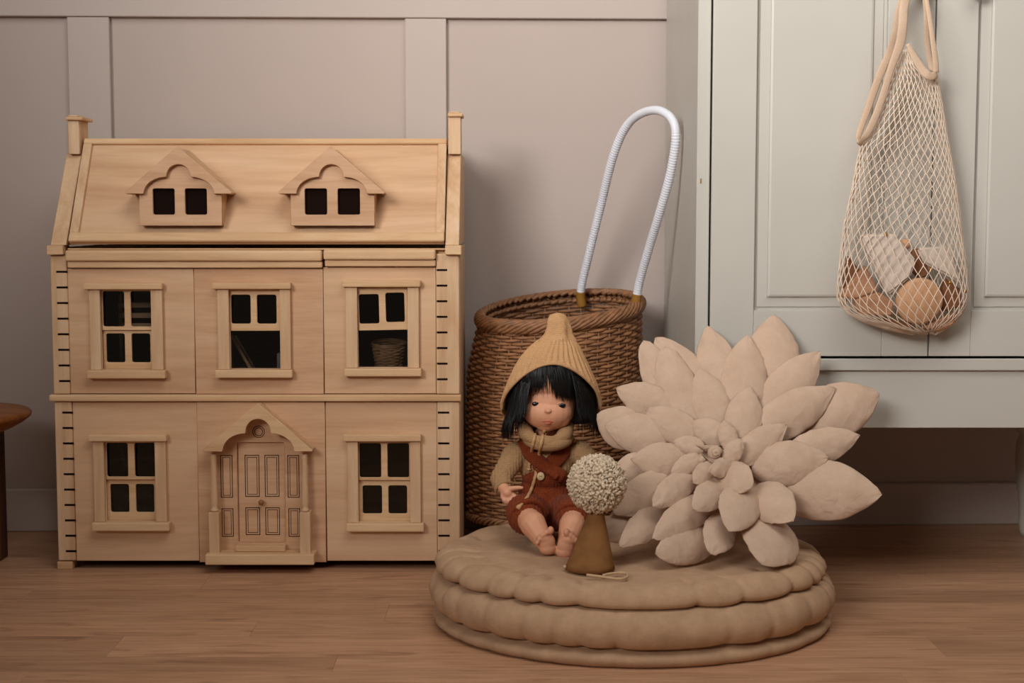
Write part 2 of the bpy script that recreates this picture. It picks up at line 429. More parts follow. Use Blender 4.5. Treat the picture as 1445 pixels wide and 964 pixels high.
# belt, cornices, feet
def bead(name, u0, u1, v0, v1, out, rnd=None):
    vm = (v0+v1)/2; bev = rnd if rnd is not None else .0035
    return bx(name, 'pine_x', house, x_(u0, vm), x_(u1, vm), HY-out, HY+.012, ZZ(v1, HY), ZZ(v0, HY), bev, 3)
bead('belt_moulding', 71, 651, 556.6, 566, .010)
bead('cornice', 95, 455.5, 353, 368.5, .016, .005); bead('cornice_strip', 97, 455.5, 368.8, 378, .010, .003)
bead('cornice', 457.5, 615, 352, 366.5, .016, .005); bead('cornice_strip', 459, 615, 366.8, 376, .010, .003)
for u, y in ((80.5, HY-.004), (620, HY-.004), (84, HB-.04), (620, HB-.04)):
    xa = PX(u, 798, y) if u > 85 or y < 2.9 else XL-.002
    if u == 620: xa = XR-.03
    bx('foot', 'pine_x', house, xa, xa+.029, y, y+.03, 0, zbot-.0003, .002, 2)
# front panels
def win(panel, cas, opn, v, holes_up, holes_lo, head, sill, low_open=False, dusty=False, tilt=0):
    """head/sill: (u0,u1,v0,v1); opn (u0,u1); v (top, meeting, bottom)"""
    vm = (v[0]+v[2])/2; X = lambda u: x_(u, vm); Z = lambda q: ZZ(q, HY)
    hd = bx('window_head', 'pine_x', panel, X(head[0]), X(head[1]), HY-.016, HY-.0002, Z(head[3]), Z(head[2]), .002, 2)
    bx('window_sill', 'pine_x', panel, X(sill[0]), X(sill[1]), HY-.018, HY-.0002, Z(sill[3]), Z(sill[2]), .0022, 2)
    for a, b in ((cas[0], opn[0]), (opn[1], cas[1])):
        bx('window_casing', 'pine_z', panel, X(a), X(b), HY-.009, HY-.0002, Z(sill[2])+.0002, Z(head[3])-.0002, .0012, 2)
    def sash(v0, v1, hs, Y, tl=0, r=.004):
        x0, x1, z0, z1 = X(opn[0])+.0006, X(opn[1])-.0006, Z(v1), Z(v0)
        mt = None
        if tl:
            c = Vector(((x0+x1)/2, Y, (z0+z1)/2)); mt = Matrix.Translation(c) @ Matrix.Rotation(tl, 4, 'Y') @ Matrix.Translation(-c)
        s = plate('sash', 'pine_x', panel, [(x0, z0), (x1, z0), (x1, z1), (x0, z1)], [rrect(X(a), X(b), Z(d), Z(c_), r) for a, b, c_, d in hs], Y, .005, .0006, mt)
    sash(v[0], v[1]+1, holes_up, HY+.0005, tilt)
    if not low_open: sash(v[1]-1, v[2], holes_lo, HY+.006)
    pm = 'pane_dust' if dusty else 'pane'
    bx('pane', pm, panel, X(opn[0])+.001, X(opn[1])-.001, HY+.0113, HY+.0119, Z(v[2])+.001, Z(v[0])-.001, 0, label='speckled acrylic window pane' if dusty else None)
def fpanel(u0, u1, v0, v1, opn, ov, m='ply', vm=None):
    vm = vm or (v0+v1)/2; X = lambda u: x_(u, vm); Z = lambda q: ZZ(q, HY)
    hs = [[(x_(opn[0], (ov[0]+ov[1])/2), Z(ov[1])), (x_(opn[1], (ov[0]+ov[1])/2), Z(ov[1])), (x_(opn[1], (ov[0]+ov[1])/2), Z(ov[0])), (x_(opn[0], (ov[0]+ov[1])/2), Z(ov[0]))]] if opn else []
    return plate('front_panel', m, house, [(X(u0), Z(v1)), (X(u1), Z(v1)), (X(u1), Z(v0)), (X(u0), Z(v0))], hs, HY, .012, .0007)
a = fpanel(97.6, 274.3, 379, 555.5, (143, 215), (408, 521))
win(a, (128.5, 231), (143.5, 215), (408, 465, 521), [(145.5, 176, 411, 461), (185, 214, 411, 461)], [(148, 174.5, 471, 512), (184, 210.5, 471, 512)], (122.5, 232.5, 399.5, 408), (124.5, 235, 521.5, 533))
a = fpanel(275.2, 456.2, 379, 556, (324.5, 396), (409, 520.5), 'ply_pink')
win(a, (308.5, 411), (324.5, 396), (409, 466, 520.5), [(326.5, 354, 416, 457), (363, 390.5, 416, 457)], [], (302.5, 412.5, 399, 407.5), (305, 413.5, 521, 532), True)
a = fpanel(457.2, 615, 377, 555.5, (505, 575.5), (405, 518.5))
win(a, (488.5, 591.5), (505, 575.5), (405, 465, 518.5), [(506.8, 535, 415, 456.5), (544.5, 571, 413.5, 455)], [], (484, 594, 395.5, 404.5), (486.5, 595, 519, 530), True, tilt=-.02)
a = fpanel(105.2, 279.5, 567.3, 791.5, (149, 220.5), (622, 735))
win(a, (134, 236), (149, 220.5), (622, 676, 735), [(151, 181, 625, 673), (190.5, 219.5, 625, 673)], [(154, 180.5, 684, 724), (190, 216, 684, 724)], (129, 238.5, 612.5, 621.5), (131.5, 240.5, 735.5, 747), dusty=True)
a = fpanel(460.5, 616.6, 567.3, 791.5, (506, 579), (622, 736))
win(a, (491, 594), (506, 579), (622, 677, 736), [(507.5, 538, 625.5, 674), (547, 577.5, 625.5, 674)], [(511, 538.5, 686, 726), (547.5, 574, 686, 726)], (486.5, 595, 612, 621.5), (489.5, 598.5, 736.5, 748))
# door panel and porch
dX = lambda u: x_(u, 690); dZ = lambda q: ZZ(q, HY)
dp = plate('front_panel', 'ply_pink', house, [(dX(280.3), dZ(793)), (dX(459.6), dZ(793)), (dX(459.6), dZ(567.3)), (dX(280.3), dZ(567.3))],
           [rrect(dX(335.5), dX(402.5), dZ(766), dZ(624), .004)], HY-.003, .014, .0007)
def groove(parent, u0, u1, v0, v1, Y):
    for k, (d, t) in enumerate(((0, 1.1), (3, .8))):
        a, b, c, e = u0+d, u1-d, v0+d, v1-d
        plate('groove_line', 'burnt', parent, [(dX(a), dZ(e)), (dX(b), dZ(e)), (dX(b), dZ(c)), (dX(a), dZ(c))],
              [[(dX(a+t), dZ(e-t)), (dX(b-t), dZ(e-t)), (dX(b-t), dZ(c+t)), (dX(a+t), dZ(c+t))]], Y, .0006, .0001)
for u0, u1 in ((312, 329), (406.3, 423)):
    groove(dp, u0, u1, 642, 702, HY-.0033); groove(dp, u0+.6, u1+.3, 717, 757, HY-.0033)
for r in (8.8, 6.2):
    ri = r-1.1; cx, cz = dX(366.5), dZ(609)
    circ = lambda q: [(cx+q/F*HY*math.cos(i*math.pi/12), cz+q/F*HY*math.sin(i*math.pi/12)) for i in range(24)]
    plate('groove_ring', 'burnt', dp, circ(r), [circ(ri)], HY-.0033, .0006, .0001)
door = bx('front_door', 'ply_pink', house, dX(336), dX(402), HY+.003, HY+.010, dZ(765.6), dZ(624.4), .0005)
for u0, u1 in ((345.5, 366), (373.5, 394)):
    groove(door, u0, u1, 642.5, 701.5, HY+.0027); groove(door, u0, u1, 716.5, 755.5, HY+.0027)
kb = lathe(bmesh.new(), [(.0015, 0), (.0018, -.004), (.0045, -.0055), (.0055, -.008), (.005, -.011), (.002, -.0125)], P(369.5, 708, HY+.003), 16, 'y')
obj('door_knob', kb, 'knobwood', door, True, label='small brown turned knob')
def gable(u, vtop, uL, uR, vb, lobes, vm, name, parent, Y, th, m):
    """bargeboard with a trefoil cut-out; lobes list of points from left inner foot to right inner foot"""
    X = lambda q: x_(q, vm, Y); Z = lambda q: ZZ(q, Y)
    pts = [(uL, vb-2.5), (u, vtop), (uR, vb-2.5), (uR-1, vb)]+lobes[::-1]+[(uL+1, vb)]
    return plate(name, m, parent, [(X(a), Z(b)) for a, b in pts][::-1], [], Y, th, .0008)
def trefoil(c, half, vb, vc, rs, vcusp, tilt=0):
    """left foot -> quarter arc up to cusp -> half circle -> cusp -> quarter arc down"""
    o = []
    cus = rs*.98
    for i in range(9):
        t = i/8*math.pi/2; o.append((c-half+(half-cus-1)*(1-math.cos(t)), vb-(vb-vcusp)*math.sin(t)))
    for i in range(0, 13):
        t = math.pi-(i/12*math.pi); o.append((c+rs*math.cos(t), vc-rs*math.sin(t)))
    for i in range(9):
        t = math.pi/2-i/8*math.pi/2; o.append((c+half-(half-cus-1)*(1-math.cos(t)), vb-(vb-vcusp)*math.sin(t)))
    return o
porch_Y = HY-.042
gable(364.5, 569.5, 285.5, 441, 637.5, trefoil(364, 50.5, 637.5, 609, 17.5, 612), 610, 'bargeboard', house, porch_Y+.004, .012, 'pine_x')
# porch roof slopes behind the bargeboard
def slab2(name, m, parent, a, b, Y0, Y1, th):
    """thin board between pixel-derived points a->b (x,z) running back from Y0 to Y1, thickness below"""
    a = Vector((a[0], 0, a[1])); b = Vector((b[0], 0, b[1])); d = (b-a).normalized(); n = Vector((-d.z, 0, d.x))
    if n.z > 0: n = -n
    bm = bmesh.new(); q = [a, b, b+n*th, a+n*th]
    v = [bm.verts.new((p.x, Y0, p.z)) for p in q]+[bm.verts.new((p.x, Y1, p.z)) for p in q]
    for f in ((0, 1, 2, 3), (7, 6, 5, 4), (0, 4, 5, 1), (1, 5, 6, 2), (2, 6, 7, 3), (3, 7, 4, 0)): bm.faces.new([v[i] for i in f])
    bmesh.ops.recalc_face_normals(bm, faces=bm.faces)
    return obj(name, bm, m, parent)
pz = lambda q: ZZ(q, porch_Y+.004); px_ = lambda q: x_(q, 610, porch_Y+.004)
slab2('porch_roof', 'pine_x', house, (px_(286), pz(635.5)), (px_(364.3), pz(570.5)), porch_Y+.0162, HY-.0032, .005)
slab2('porch_roof', 'pine_x', house, (px_(364.7), pz(570.5)), (px_(440.5), pz(635.5)), porch_Y+.0162, HY-.0032, .005)
cy = HY-.022; cs = cy/F
for u in (302, 430.5):
    X = x_(u, 680, cy); zt, zp = ZZ(641, cy), ZZ(722, cy); h = zt-zp
    pr = [(.0062, 0), (.0075, .002), (.0075, .005), (.005, .006), (.0068, .012), (.0072, .02), (.0060, h*.5), (.0052, h*.85), (.0062, h*.93), (.0066, h*.96), (.0058, h*.97), (.0058, h)]
    obj('column', lathe(bmesh.new(), [(r, zp+q) for r, q in pr], (X, cy, 0), 20), 'pine_z', house, True)
    bx('column_plinth', 'pine_z', house, X-.0098, X+.0098, cy-.009, HY-.0033, ZZ(781.5, cy-.009), zp-.0002, .0008)
sl = HY-.046
bx('porch_slab', 'pine_x', house, x_(289.5, 790, sl), x_(443, 790, sl), sl, HY-.0033, ZZ(797.5, sl), ZZ(783, sl)-.0003, .0012)
bx('door_step', 'pine_x', house, x_(332.5, 775, cy), x_(402.5, 775, cy), cy, HY-.0034, ZZ(783, sl), ZZ(771, cy), .001)
# roof
RB = Vector((0, 2.768, ZZ(341, 2.768))); RT = Vector((0, 2.89, ZZ(195, 2.89)))
rd = (RT-RB); RL = rd.length; rd.normalize(); rn = Vector((0, -rd.z, rd.y))   # outward normal
rx0, rx1 = x_(96, 343, 2.768), x_(627, 343, 2.768)
RMX = Matrix(((1, 0, 0, 0), (0, rn.y, rd.y, RB.y), (0, rn.z, rd.z, RB.z), (0, 0, 0, 1)))   # local x, n(out), t(up slope)
def rbox(name, x0, x1, n0, n1, t0, t1, bev=.001, m='pine_x', seg=1, parent=house):
    bm = box(bmesh.new(), x0, x1, n0, n1, t0, t1, bev, seg)
    for v in bm.verts: v.co = RMX @ v.co
    bmesh.ops.recalc_face_normals(bm, faces=bm.faces)
    return obj(name, bm, m, parent)
roof = rbox('roof_panel', rx0+.001, rx1-.001, -.012, -.0062, .001, RL-.001, .0005, 'ply')
bw = .0165
rbox('roof_rail', rx0, rx1, -.006, .003, 0, .0195, .004, seg=3)
rbox('roof_rail', rx0, rx1, -.006, .0, RL-.012, RL, .001)
for xa in (rx0, rx1-bw): rbox('roof_stile', xa, xa+bw, -.006, .0, .0197, RL-.0122, .001, 'pine_z')
bx('roof_top', 'pine_x', house, rx0, rx1, RT.y+.002, HB, RT.z-.012, RT.z-.001)
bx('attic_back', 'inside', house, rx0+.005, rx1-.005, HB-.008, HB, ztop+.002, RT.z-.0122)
for xa, xb in ((x_(72.5, 345, HY), x_(94.5, 345, HY)), (x_(628.5, 345, HY), x_(648, 345, HY))):
    zb = ZZ(346, HY); bm = bmesh.new()
    prof = [(HY-.006, zb), (RT.y-.004, ZZ(217, RT.y)), (HB, ZZ(217, RT.y)), (HB, zb)]
    A = [bm.verts.new((xa, y, z)) for y, z in prof]; B = [bm.verts.new((xb, y, z)) for y, z in prof]
    bm.faces.new(A); bm.faces.new(B[::-1])
    for i in range(4): bm.faces.new((A[i], B[i], B[(i+1) % 4], A[(i+1) % 4]))
    bmesh.ops.recalc_face_normals(bm, faces=bm.faces)
    bmesh.ops.bevel(bm, geom=list(bm.edges), offset=.001, segments=1, affect='EDGES')
    obj('gable_wall', bm, 'pine_z', house)
    o = -.005 if xa < -.5 else 0
    bx('gable_block', 'pine_x', house, xa+o, xa+o+.030, HY-.014, HY+.03, ZZ(359.5, HY-.014), ZZ(346.5, HY-.014), .001)
cyf = 2.872
for u0, u1, c0, c1, v in ((96, 111.5, 92, 116, 170), (632.5, 650, 631.5, 653, 165)):
    X0, X1 = x_(u0, 190, cyf), x_(u1, 190, cyf)
    bx('chimney', 'pine_z', house, X0, X1, cyf, cyf+.062, ZZ(217.5, cyf), ZZ(v, cyf), .0008)
    bx('chimney_cap', 'pine_x', house, x_(c0, 167, cyf-.006), x_(c1, 167, cyf-.006), cyf-.006, cyf+.068, ZZ(v, cyf)+.0002, ZZ(v-5, cyf), .0015)
    bx('chimney_top', 'pine_x', house, X0+.001, X1-.001, cyf-.001, cyf+.06, ZZ(v-5, cyf)+.0003, ZZ(v-7.2, cyf), .001)
# dormers
DY = 2.772
for c, wl, wr, pl, pr_ in ((251, 196.5, 313, (215.5, 246.5), (261, 292)), (467, 410, 528.5, (430, 461.5), (476.5, 508))):
    X = lambda q: x_(q, 285, DY); Z = lambda q: ZZ(q, DY)
    d = plate('dormer', 'ply_pink', house, [(X(wl), Z(318.5)), (X(wr), Z(318.5)), (X(wr), Z(262)), (X(c+2), Z(212)), (X(c-2), Z(212)), (X(wl), Z(262))],
              [rrect(X(a), X(b), Z(303), Z(266), .0035) for a, b in (pl, pr_)], DY, .008, .0006)
    e0 = c-75; e1 = c+76
    gable(c-.5, 206, e0, e1, 273.5, trefoil(c+.5, 49.5, 273.5, 249, 17, 250), 240, 'dormer_bargeboard', d, DY-.0105, .01, 'ply_pink')
    # cheeks and little roof running back to the slope
    def slopeY(z): return RB.y+(z-RB.z)*rd.y/rd.z
    for xa, xb in ((X(wl)+.0005, X(wl)+.006), (X(wr)-.006, X(wr)-.0005)):
        bm = bmesh.new(); z0, z1 = Z(318), Z(263)
        prof = [(DY+.0083, z1), (slopeY(z1)+.012, z1), (slopeY(z0)+.012, z0), (DY+.0083, z0)]
        A = [bm.verts.new((xa, y, z)) for y, z in prof]; B = [bm.verts.new((xb, y, z)) for y, z in prof]
        bm.faces.new(A); bm.faces.new(B[::-1])
        for i in range(4): bm.faces.new((A[i], B[i], B[(i+1) % 4], A[(i+1) % 4]))
        bmesh.ops.recalc_face_normals(bm, faces=bm.faces); obj('dormer_cheek', bm, 'pine_x', d)
    zt = Z(209)
    slab2('dormer_roof', 'pine_x', d, (X(e0+2), Z(272)), (X(c-.4), zt), DY+.0003, slopeY(zt)+.004, .004)
    slab2('dormer_roof', 'pine_x', d, (X(c+.4), zt), (X(e1-2), Z(272)), DY+.0003, slopeY(zt)+.004, .004)
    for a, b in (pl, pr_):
        bx('dormer_shade_sheet', 'slot', d, X(a)-.003, X(b)+.003, DY+.0083, DY+.010, Z(306), Z(263), 0, label='black sheet standing in for the shade behind the dormer window')  # added black sheet, its colour stands in for shade behind the opening
# ------------------------------------------------------------------ things seen inside the dolls house
# mini wicker basket
def weave(bm, c, prof, rows, stakes, rz, off, tilt=(0, 0), sub=4, n=6, ph=0, zfun=None):
    for i in range(rows):
        h = (i+.5)/rows; cx, cy_, ax, ay, z = prof(h); pts = []
        for k in range(stakes*sub):
            th = 2*math.pi*k/(stakes*sub); o = off*math.cos(math.pi*k/sub+math.pi*i)
            x, y = cx+(ax+o)*math.cos(th), cy_+(ay+o)*math.sin(th)
            pts.append((x, y, z+h*(tilt[0]*(x-cx)+tilt[1]*(y-cy_))+noise.noise((x*30, y*30, i*1.7))*rz*.5))
        tube(bm, pts, rz, n, closed=True)
    return bm
def stakes_(bm, prof, stakes, r, tilt, n=6, seg=14):
    for k in range(stakes):
        th = 2*math.pi*k/stakes; pts = []
        for j in range(seg+1):
            h = j/seg; cx, cy_, ax, ay, z = prof(h); x, y = cx+ax*math.cos(th), cy_+ay*math.sin(th)
            pts.append((x, y, z+h*(tilt[0]*(x-cx)+tilt[1]*(y-cy_))))
        tube(bm, pts, r, n)
    return bm
zf = zbelt+.0056
mb = thing('miniature_basket', 'tiny brown wicker basket behind the open right upper window of the dollhouse', 'basket', P(549, 518, HY+.05)*1.0)
zf += .044; mb.location.z = zf; WL[mb.name] = Vector(mb.location)
mc = P(549, 500, HY+.05)
mprof = lambda h: (mc.x, HY+.052, .024+.007*h, .022+.006*h, zf+.002+h*.042)
obj('woven_body', weave(bmesh.new(), None, mprof, 12, 14, .0019, .0016, (0, .15), 4, 5), 'wicker', mb, True)
rb = bmesh.new()
for k in range(2): tube(rb, [(mc.x+(.031+.001*k)*math.cos(t*math.pi/16), HY+.052+.028*math.sin(t*math.pi/16), zf+.046+.003*k+.15*.028*math.sin(t*math.pi/16)) for t in range(32)], .0024, 6, True)
obj('rim', rb, 'wicker_rim', mb, True)
zf -= .044
tag(bx('miniature_table', 'block', None, mc.x-.034, mc.x+.034, HY+.025, HY+.085, zf, zf+.0438, .002), 'tiny wooden block table under the tiny wicker basket in the dollhouse', 'toy furniture')
ch = thing('miniature_bench', 'tiny slatted wooden bench inside the left upper window of the dollhouse', 'bench', (x_(178, 460), HY+.08, zf))
for z in (.118, .138, .158): bx('slat', 'block', ch, x_(150, 460), x_(214, 460), HY+.085, HY+.089, zf+z, zf+z+.010)
for u in (152, 211): bx('leg', 'block', ch, x_(u, 460)-.003, x_(u, 460)+.003, HY+.0892, HY+.096, zf, zf+.185)
bx('seat', 'block', ch, x_(150, 460), x_(214, 460), HY+.04, HY+.0845, zf+.022, zf+.028)
for u in (152, 211): bx('leg', 'block', ch, x_(u, 460)-.003, x_(u, 460)+.003, HY+.041, HY+.047, zf, zf+.0218)
st = thing('miniature_ladder', 'tiny wooden ladder leaning inside the middle upper window of the dollhouse', 'ladder', (x_(345, 500), HY+.1, zf))
for o in (0, .03):
    obj('rail', tube(bmesh.new(), [(x_(366, 500)+.0, HY+.04+o, zf+.003), (x_(322, 500), HY+.04+o, zf+.105)], .003, 6), 'block', st)
for k in range(4): obj('rung', tube(bmesh.new(), [(x_(366-10*k-6, 500), HY+.043, zf+.017+.023*k), (x_(366-10*k-6, 500), HY+.067, zf+.017+.023*k)], .002, 6), 'block', st)
gb = tag(bx('miniature_cupboard', 'grey', None, x_(387, 500), x_(402, 500), HY+.03, HY+.05, zf, zf+.075, .001), 'tiny grey block standing at the right of the middle upper window of the dollhouse', 'toy furniture')
# ------------------------------------------------------------------ wardrobe
CY = 2.594; cxl = PX(983.2, 250, CY)
cab = thing('wardrobe', 'tall white painted wardrobe with two panelled doors at the right of the wall', 'wardrobe', (.62, 2.86, 0))
cX = lambda u, v=60: PX(u, v, CY); cZ = lambda v: ZZ(v, CY); CT = 1.62; cr = PX(1640, 60, CY)+.0235
CB = 3.13
zb = cZ(603.5); zg = cZ(503)
bx('side_panel', 'white', cab, cxl, cxl+.0225, CY, CB, zb, CT, .0012)
bx('side_panel', 'white', cab, cr-.0225, cr, CY, CB, zb, CT, .0012)
bx('back_panel', 'white', cab, cxl+.0228, cr-.0228, CB-.01, CB-.002, zb+.02, CT-.001)
bx('bottom_panel', 'white', cab, cxl+.0228, cr-.0228, CY+.022, CB-.0105, zb+.002, zb+.018)
bx('top_panel', 'white', cab, cxl+.0228, cr-.0228, CY+.001, CB-.0105, CT-.018, CT-.001)
bx('skirt', 'white', cab, cxl+.0003, cr-.0228, CY-.0035, CY-.0004, zb, cZ(522)-.0003, .0008)
bx('base_rail', 'white', cab, cxl-.0002, cr, CY-.012, CY-.0004, cZ(522), cZ(505.5), .002, 2)
def turned_leg(x, y):
    pr = [(.014, 0), (.019, .012), (.022, .03), (.021, .07), (.027, .11), (.032, .16), (.03, .2), (.024, .215), (.034, .225), (.036, .24), (.036, zb-.0003)]
    obj('leg', lathe(bmesh.new(), pr, (x, y, 0), 24), 'white', cab, True)
lx = PX(1438, 660, 3.05)+.028
for x, y in ((cxl+.04, CY+.045), (cxl+.04, CB-.045), (lx, CB-.07), (cr-.04, CY+.045)): turned_leg(x, y)
def cdoor(u0, u1, s0, s1, f0, f1, r1, knob):
    """all u at v=60: slab u0..u1, stile inner edges s0,s1, field f0..f1, right stile split r1"""
    zB = zg+.0012; zT = CT-.02; yb = CY-.0004
    bm = box(bmesh.new(), cX(u0)+.001, cX(u1)-.001, yb+.002, yb+.012, zB, zT, .0005)
    d = obj('door', bm, 'white', cab)
    zr = cZ(437.5); zf_ = cZ(418.5); zfb = zf_
    for a, b in ((u0, s0), (s1, u1)):
        bx('stile', 'white', d, cX(a), cX(b), yb-.009, yb+.0018, zB, zT, .0012, 2)
    bx('bottom_rail', 'white', d, cX(s0)+.0002, cX(s1)-.0002, yb-.009, yb+.0018, zB, zr, .0012, 2)
    bx('top_rail', 'white', d, cX(s0)+.0002, cX(s1)-.0002, yb-.009, yb+.0018, zT-.09, zT, .0012, 2)
    # raised field: groove, slope, flat
    g = .0065; X0, X1, Z0, Z1 = cX(s0)+g, cX(s1)-g, zr+.006, zT-.097
    bm = bmesh.new(); rings = []
    for dx, dy in ((0, .0018), (0, -.0005), (.0175, -.0015), (.0178, -.0055), (.0215, -.0068)):
        rings.append([Vector((x, yb+dy, z)) for x, z in ((X0+dx, Z0+dx), (X1-dx, Z0+dx), (X1-dx, Z1-dx), (X0+dx, Z1-dx))])
    R = grid(bm, rings); bm.faces.new(R[-1]); bm.faces.new(R[0][::-1]); bmesh.ops.recalc_face_normals(bm, faces=bm.faces)
    obj('raised_panel', bm, 'white', d)
    pr = [(.006, -.0002), (.0055, -.012), (.012, -.018), (.015, -.025), (.012, -.031), (.004, -.034)]
    kx, kz = knob
    obj('knob', lathe(bmesh.new(), pr, (kx, yb-.009, kz), 20, 'y'), 'knobwood', d, True, label='round brown wooden knob')
    return d
kz1 = ZZ(-14, CY-.02)
cdoor(1004.5+1.2, 1317.3, 1067.5, 1251, 0, 0, 0, (PX(1297, 0, CY), kz1))
cdoor(1319.3, 1640, 1378, 1585, 0, 0, 0, (PX(1371, 0, CY), kz1))
bx('paint_chip', 'stain', cab, PX(988, 255, CY), PX(990, 255, CY), CY-.0012, CY+.0, cZ(259), cZ(252), 0)
# ------------------------------------------------------------------ wicker basket
bk = thing('wicker_basket', 'tall brown wicker basket with a white looped handle standing behind the doll', 'basket', (.08, 3.0, 0))
bz0 = ZZ(745, 2.87); bz1 = ZZ(441, 3.0)
tb = [(0, 780, 119), (.1, 782, 122), (.45, 782, 122), (.75, 783, 121), (1, 790, 112.5)]
def bprof(h):
    for i in range(4):
        if h <= tb[i+1][0] or i == 3:
            t = (h-tb[i][0])/(tb[i+1][0]-tb[i][0]); break
    s = t*t*(3-2*t) if False else t
    c = tb[i][1]+(tb[i+1][1]-tb[i][1])*s; r = tb[i][2]+(tb[i+1][2]-tb[i][2])*s
    z = bz0+(bz1-bz0)*h
    return ((c-722.5)/F*3.0*1.0, 2.992, r/F*3.0, .123, z)
TL = (.10, .16)
obj('woven_body', weave(bmesh.new(), None, bprof, 60, 40, .0034, .0030, TL), 'wicker', bk, True, kind='stuff')
obj('stakes', stakes_(bmesh.new(), bprof, 40, .0022, TL), 'wicker_rim', bk, True, kind='stuff')
def braid(z_h, rmaj, n, rr, rs, span, zoff=0):
    bm = bmesh.new(); cx, cy_, ax, ay, z = bprof(z_h)
    for k in range(n):
        pts = []
        for j in range(13):
            f = j/12; th = 2*math.pi*(k+random.uniform(-.2, .2))/n+span*f; ph = math.radians(-150+300*f)
            ax2, ay2 = ax+rmaj*math.cos(ph), ay+rmaj*math.cos(ph)
            x, y = cx+ax2*math.cos(th), cy_+ay2*math.sin(th)
            pts.append((x, y, z+zoff+z_h*(TL[0]*(x-cx)+TL[1]*(y-cy_))+rmaj*math.sin(ph)*rr))
        tube(bm, pts, rs, 6)
    return bm
obj('rim', braid(1, .0095, 64, 1.15, .0042, .75, .004), 'wicker_rim', bk, True)
obj('foot_band', braid(0, .006, 78, 1.1, .0032, .3, .004), 'wicker_rim', bk, True)
bm = bmesh.new(); cx, cy_, ax, ay, z = bprof(0)
lathe(bm, [(.01, z+.001), (1, z+.001), (1, z+.007), (.01, z+.007)], (0, 0, 0), 40)
for v in bm.verts: v.co = Vector((cx+v.co.x*(ax-.008), cy_+v.co.y*(ay-.008), v.co.z))
obj('base_board', bm, 'dark_wood', bk)
for s in (-1, 1):
    obj('wheel', lathe(bmesh.new(), [(.002, -.008), (.026, -.008), (.028, -.005), (.028, .005), (.026, .008), (.002, .008)], (cx+s*.09, cy_+.04, .028), 24, 'y'), 'dark_wood', bk)
    obj('wheel_bracket', box(bmesh.new(), cx+s*.09-.008, cx+s*.09+.008, cy_+.022, cy_+.0315, .02, z+.0005, .001), 'dark_wood', bk)
obj('front_stop', box(bmesh.new(), cx-.09, cx+.09, cy_-.06, cy_-.04, 0, z+.0005, .002), 'dark_wood', bk)
# handle
hp = [(821, 432, 3.075), (820, 408, 3.07), (832, 355, 3.04), (848, 290, 3.0), (864, 225, 2.945), (880, 185, 2.91), (900, 163, 2.87), (927, 155.5, 2.82), (948, 168, 2.79), (953.5, 195, 2.785), (946, 245, 2.81), (931, 300, 2.85), (916, 350, 2.90), (902, 400, 2.945), (896, 436, 2.955)]
hc = catmull([P(*p) for p in hp], 40)
# resample evenly
L = [0]
for i in range(1, len(hc)): L.append(L[-1]+(hc[i]-hc[i-1]).length)
ns = int(L[-1]/.0013); pts = []; rs = []; j = 0
for i in range(ns+1):
    s = L[-1]*i/ns
    while j < len(L)-2 and L[j+1] < s: j += 1
    t = (s-L[j])/max(L[j+1]-L[j], 1e-9); pts.append(hc[j].lerp(hc[j+1], min(t, 1)))
    f = s/L[-1]; smooth_zone = .43 < f < .60
    rs.append(.0082+(0 if smooth_zone else .0005*(1 if (i % 4) < 3 else -1.3)))
k0 = int(ns*.028); k1 = int(ns*.975)
obj('handle', tube(bmesh.new(), pts[k0:k1], rs[k0:k1], 14), 'wrap', bk, True, label='white wrapped looped handle')
for seg in (pts[:k0+4], pts[k1-4:]):
    obj('handle_binding', tube(bmesh.new(), seg, .0096, 12), 'gold', bk, True, label='mustard binding at the foot of the handle')
# ------------------------------------------------------------------ floor cushions
KX, KY, KRX, KRY = .1975, 2.432, .334, .288
def cushion(name, m, prof, n, label, ph, RX, RY, cx, cy_, dimp=None):
    """prof: list of (rho, z, scallop amount on radius, scallop on z)"""
    bm = bmesh.new(); S = 360; rows = []
    for rho, z, sr, sz in prof:
        r = []
        for k in range(S):
            th = 2*math.pi*k/S
            a = n*(th+.16*math.sin(3*th+ph)+.07*math.sin(7*th+2*ph))/2+ph; s = abs(math.sin(a))**.45-.72
            q = rho+sr*s
            x, y = q*RX*math.cos(th), q*RY*math.sin(th)
            zz = z+sz*s
            if dimp:
                d = abs(math.cos(a)) if False else (1-abs(math.sin(a)))
                zz -= dimp[2]*max(0, d)**4*math.exp(-((rho-dimp[0])/dimp[1])**2)
            nz = noise.noise((x*9+ph, y*9, z*12))*.003*min(1, max(.3, rho))+noise.noise((x*40, y*40, z*50+ph))*.0008
            r.append(Vector((cx+x*(1+nz*2), cy_+y*(1+nz*2), zz+nz*.8 if z > .003 else max(zz, 0.0))))
        rows.append(r)
    R = grid(bm, rows); bm.faces.new(R[0][::-1]); bm.faces.new(R[-1])
    bmesh.ops.recalc_face_normals(bm, faces=bm.faces)
    return obj(name, bm, m, None, True)
lower = [(.02, .0005, 0, 0), (.5, .0005, 0, 0), (.9, .0005, 0, 0), (.965, .002, .008, 0), (.985, .010, .010, 0), (.977, .018, .012, 0), (.93, .0235, .01, 0), (.9, .0255, 0, 0),
         (.925, .0265, .012, -.003), (.965, .031, .02, -.005), (.99, .040, .024, -.004), (1.0, .052, .022, 0), (.994, .064, .020, 0), (.97, .076, .016, .002), (.93, .083, .010, .002), (.85, .086, .004, 0), (.6, .086, 0, 0), (.3, .086, 0, 0), (.02, .086, 0, 0)]
c1 = cushion('floor_cushion', 'canvas', lower, 26, '', .4, KRX, KRY, KX, KY)
tag(c1, 'thick round olive beige floor cushion lying directly on the floor', 'cushion')
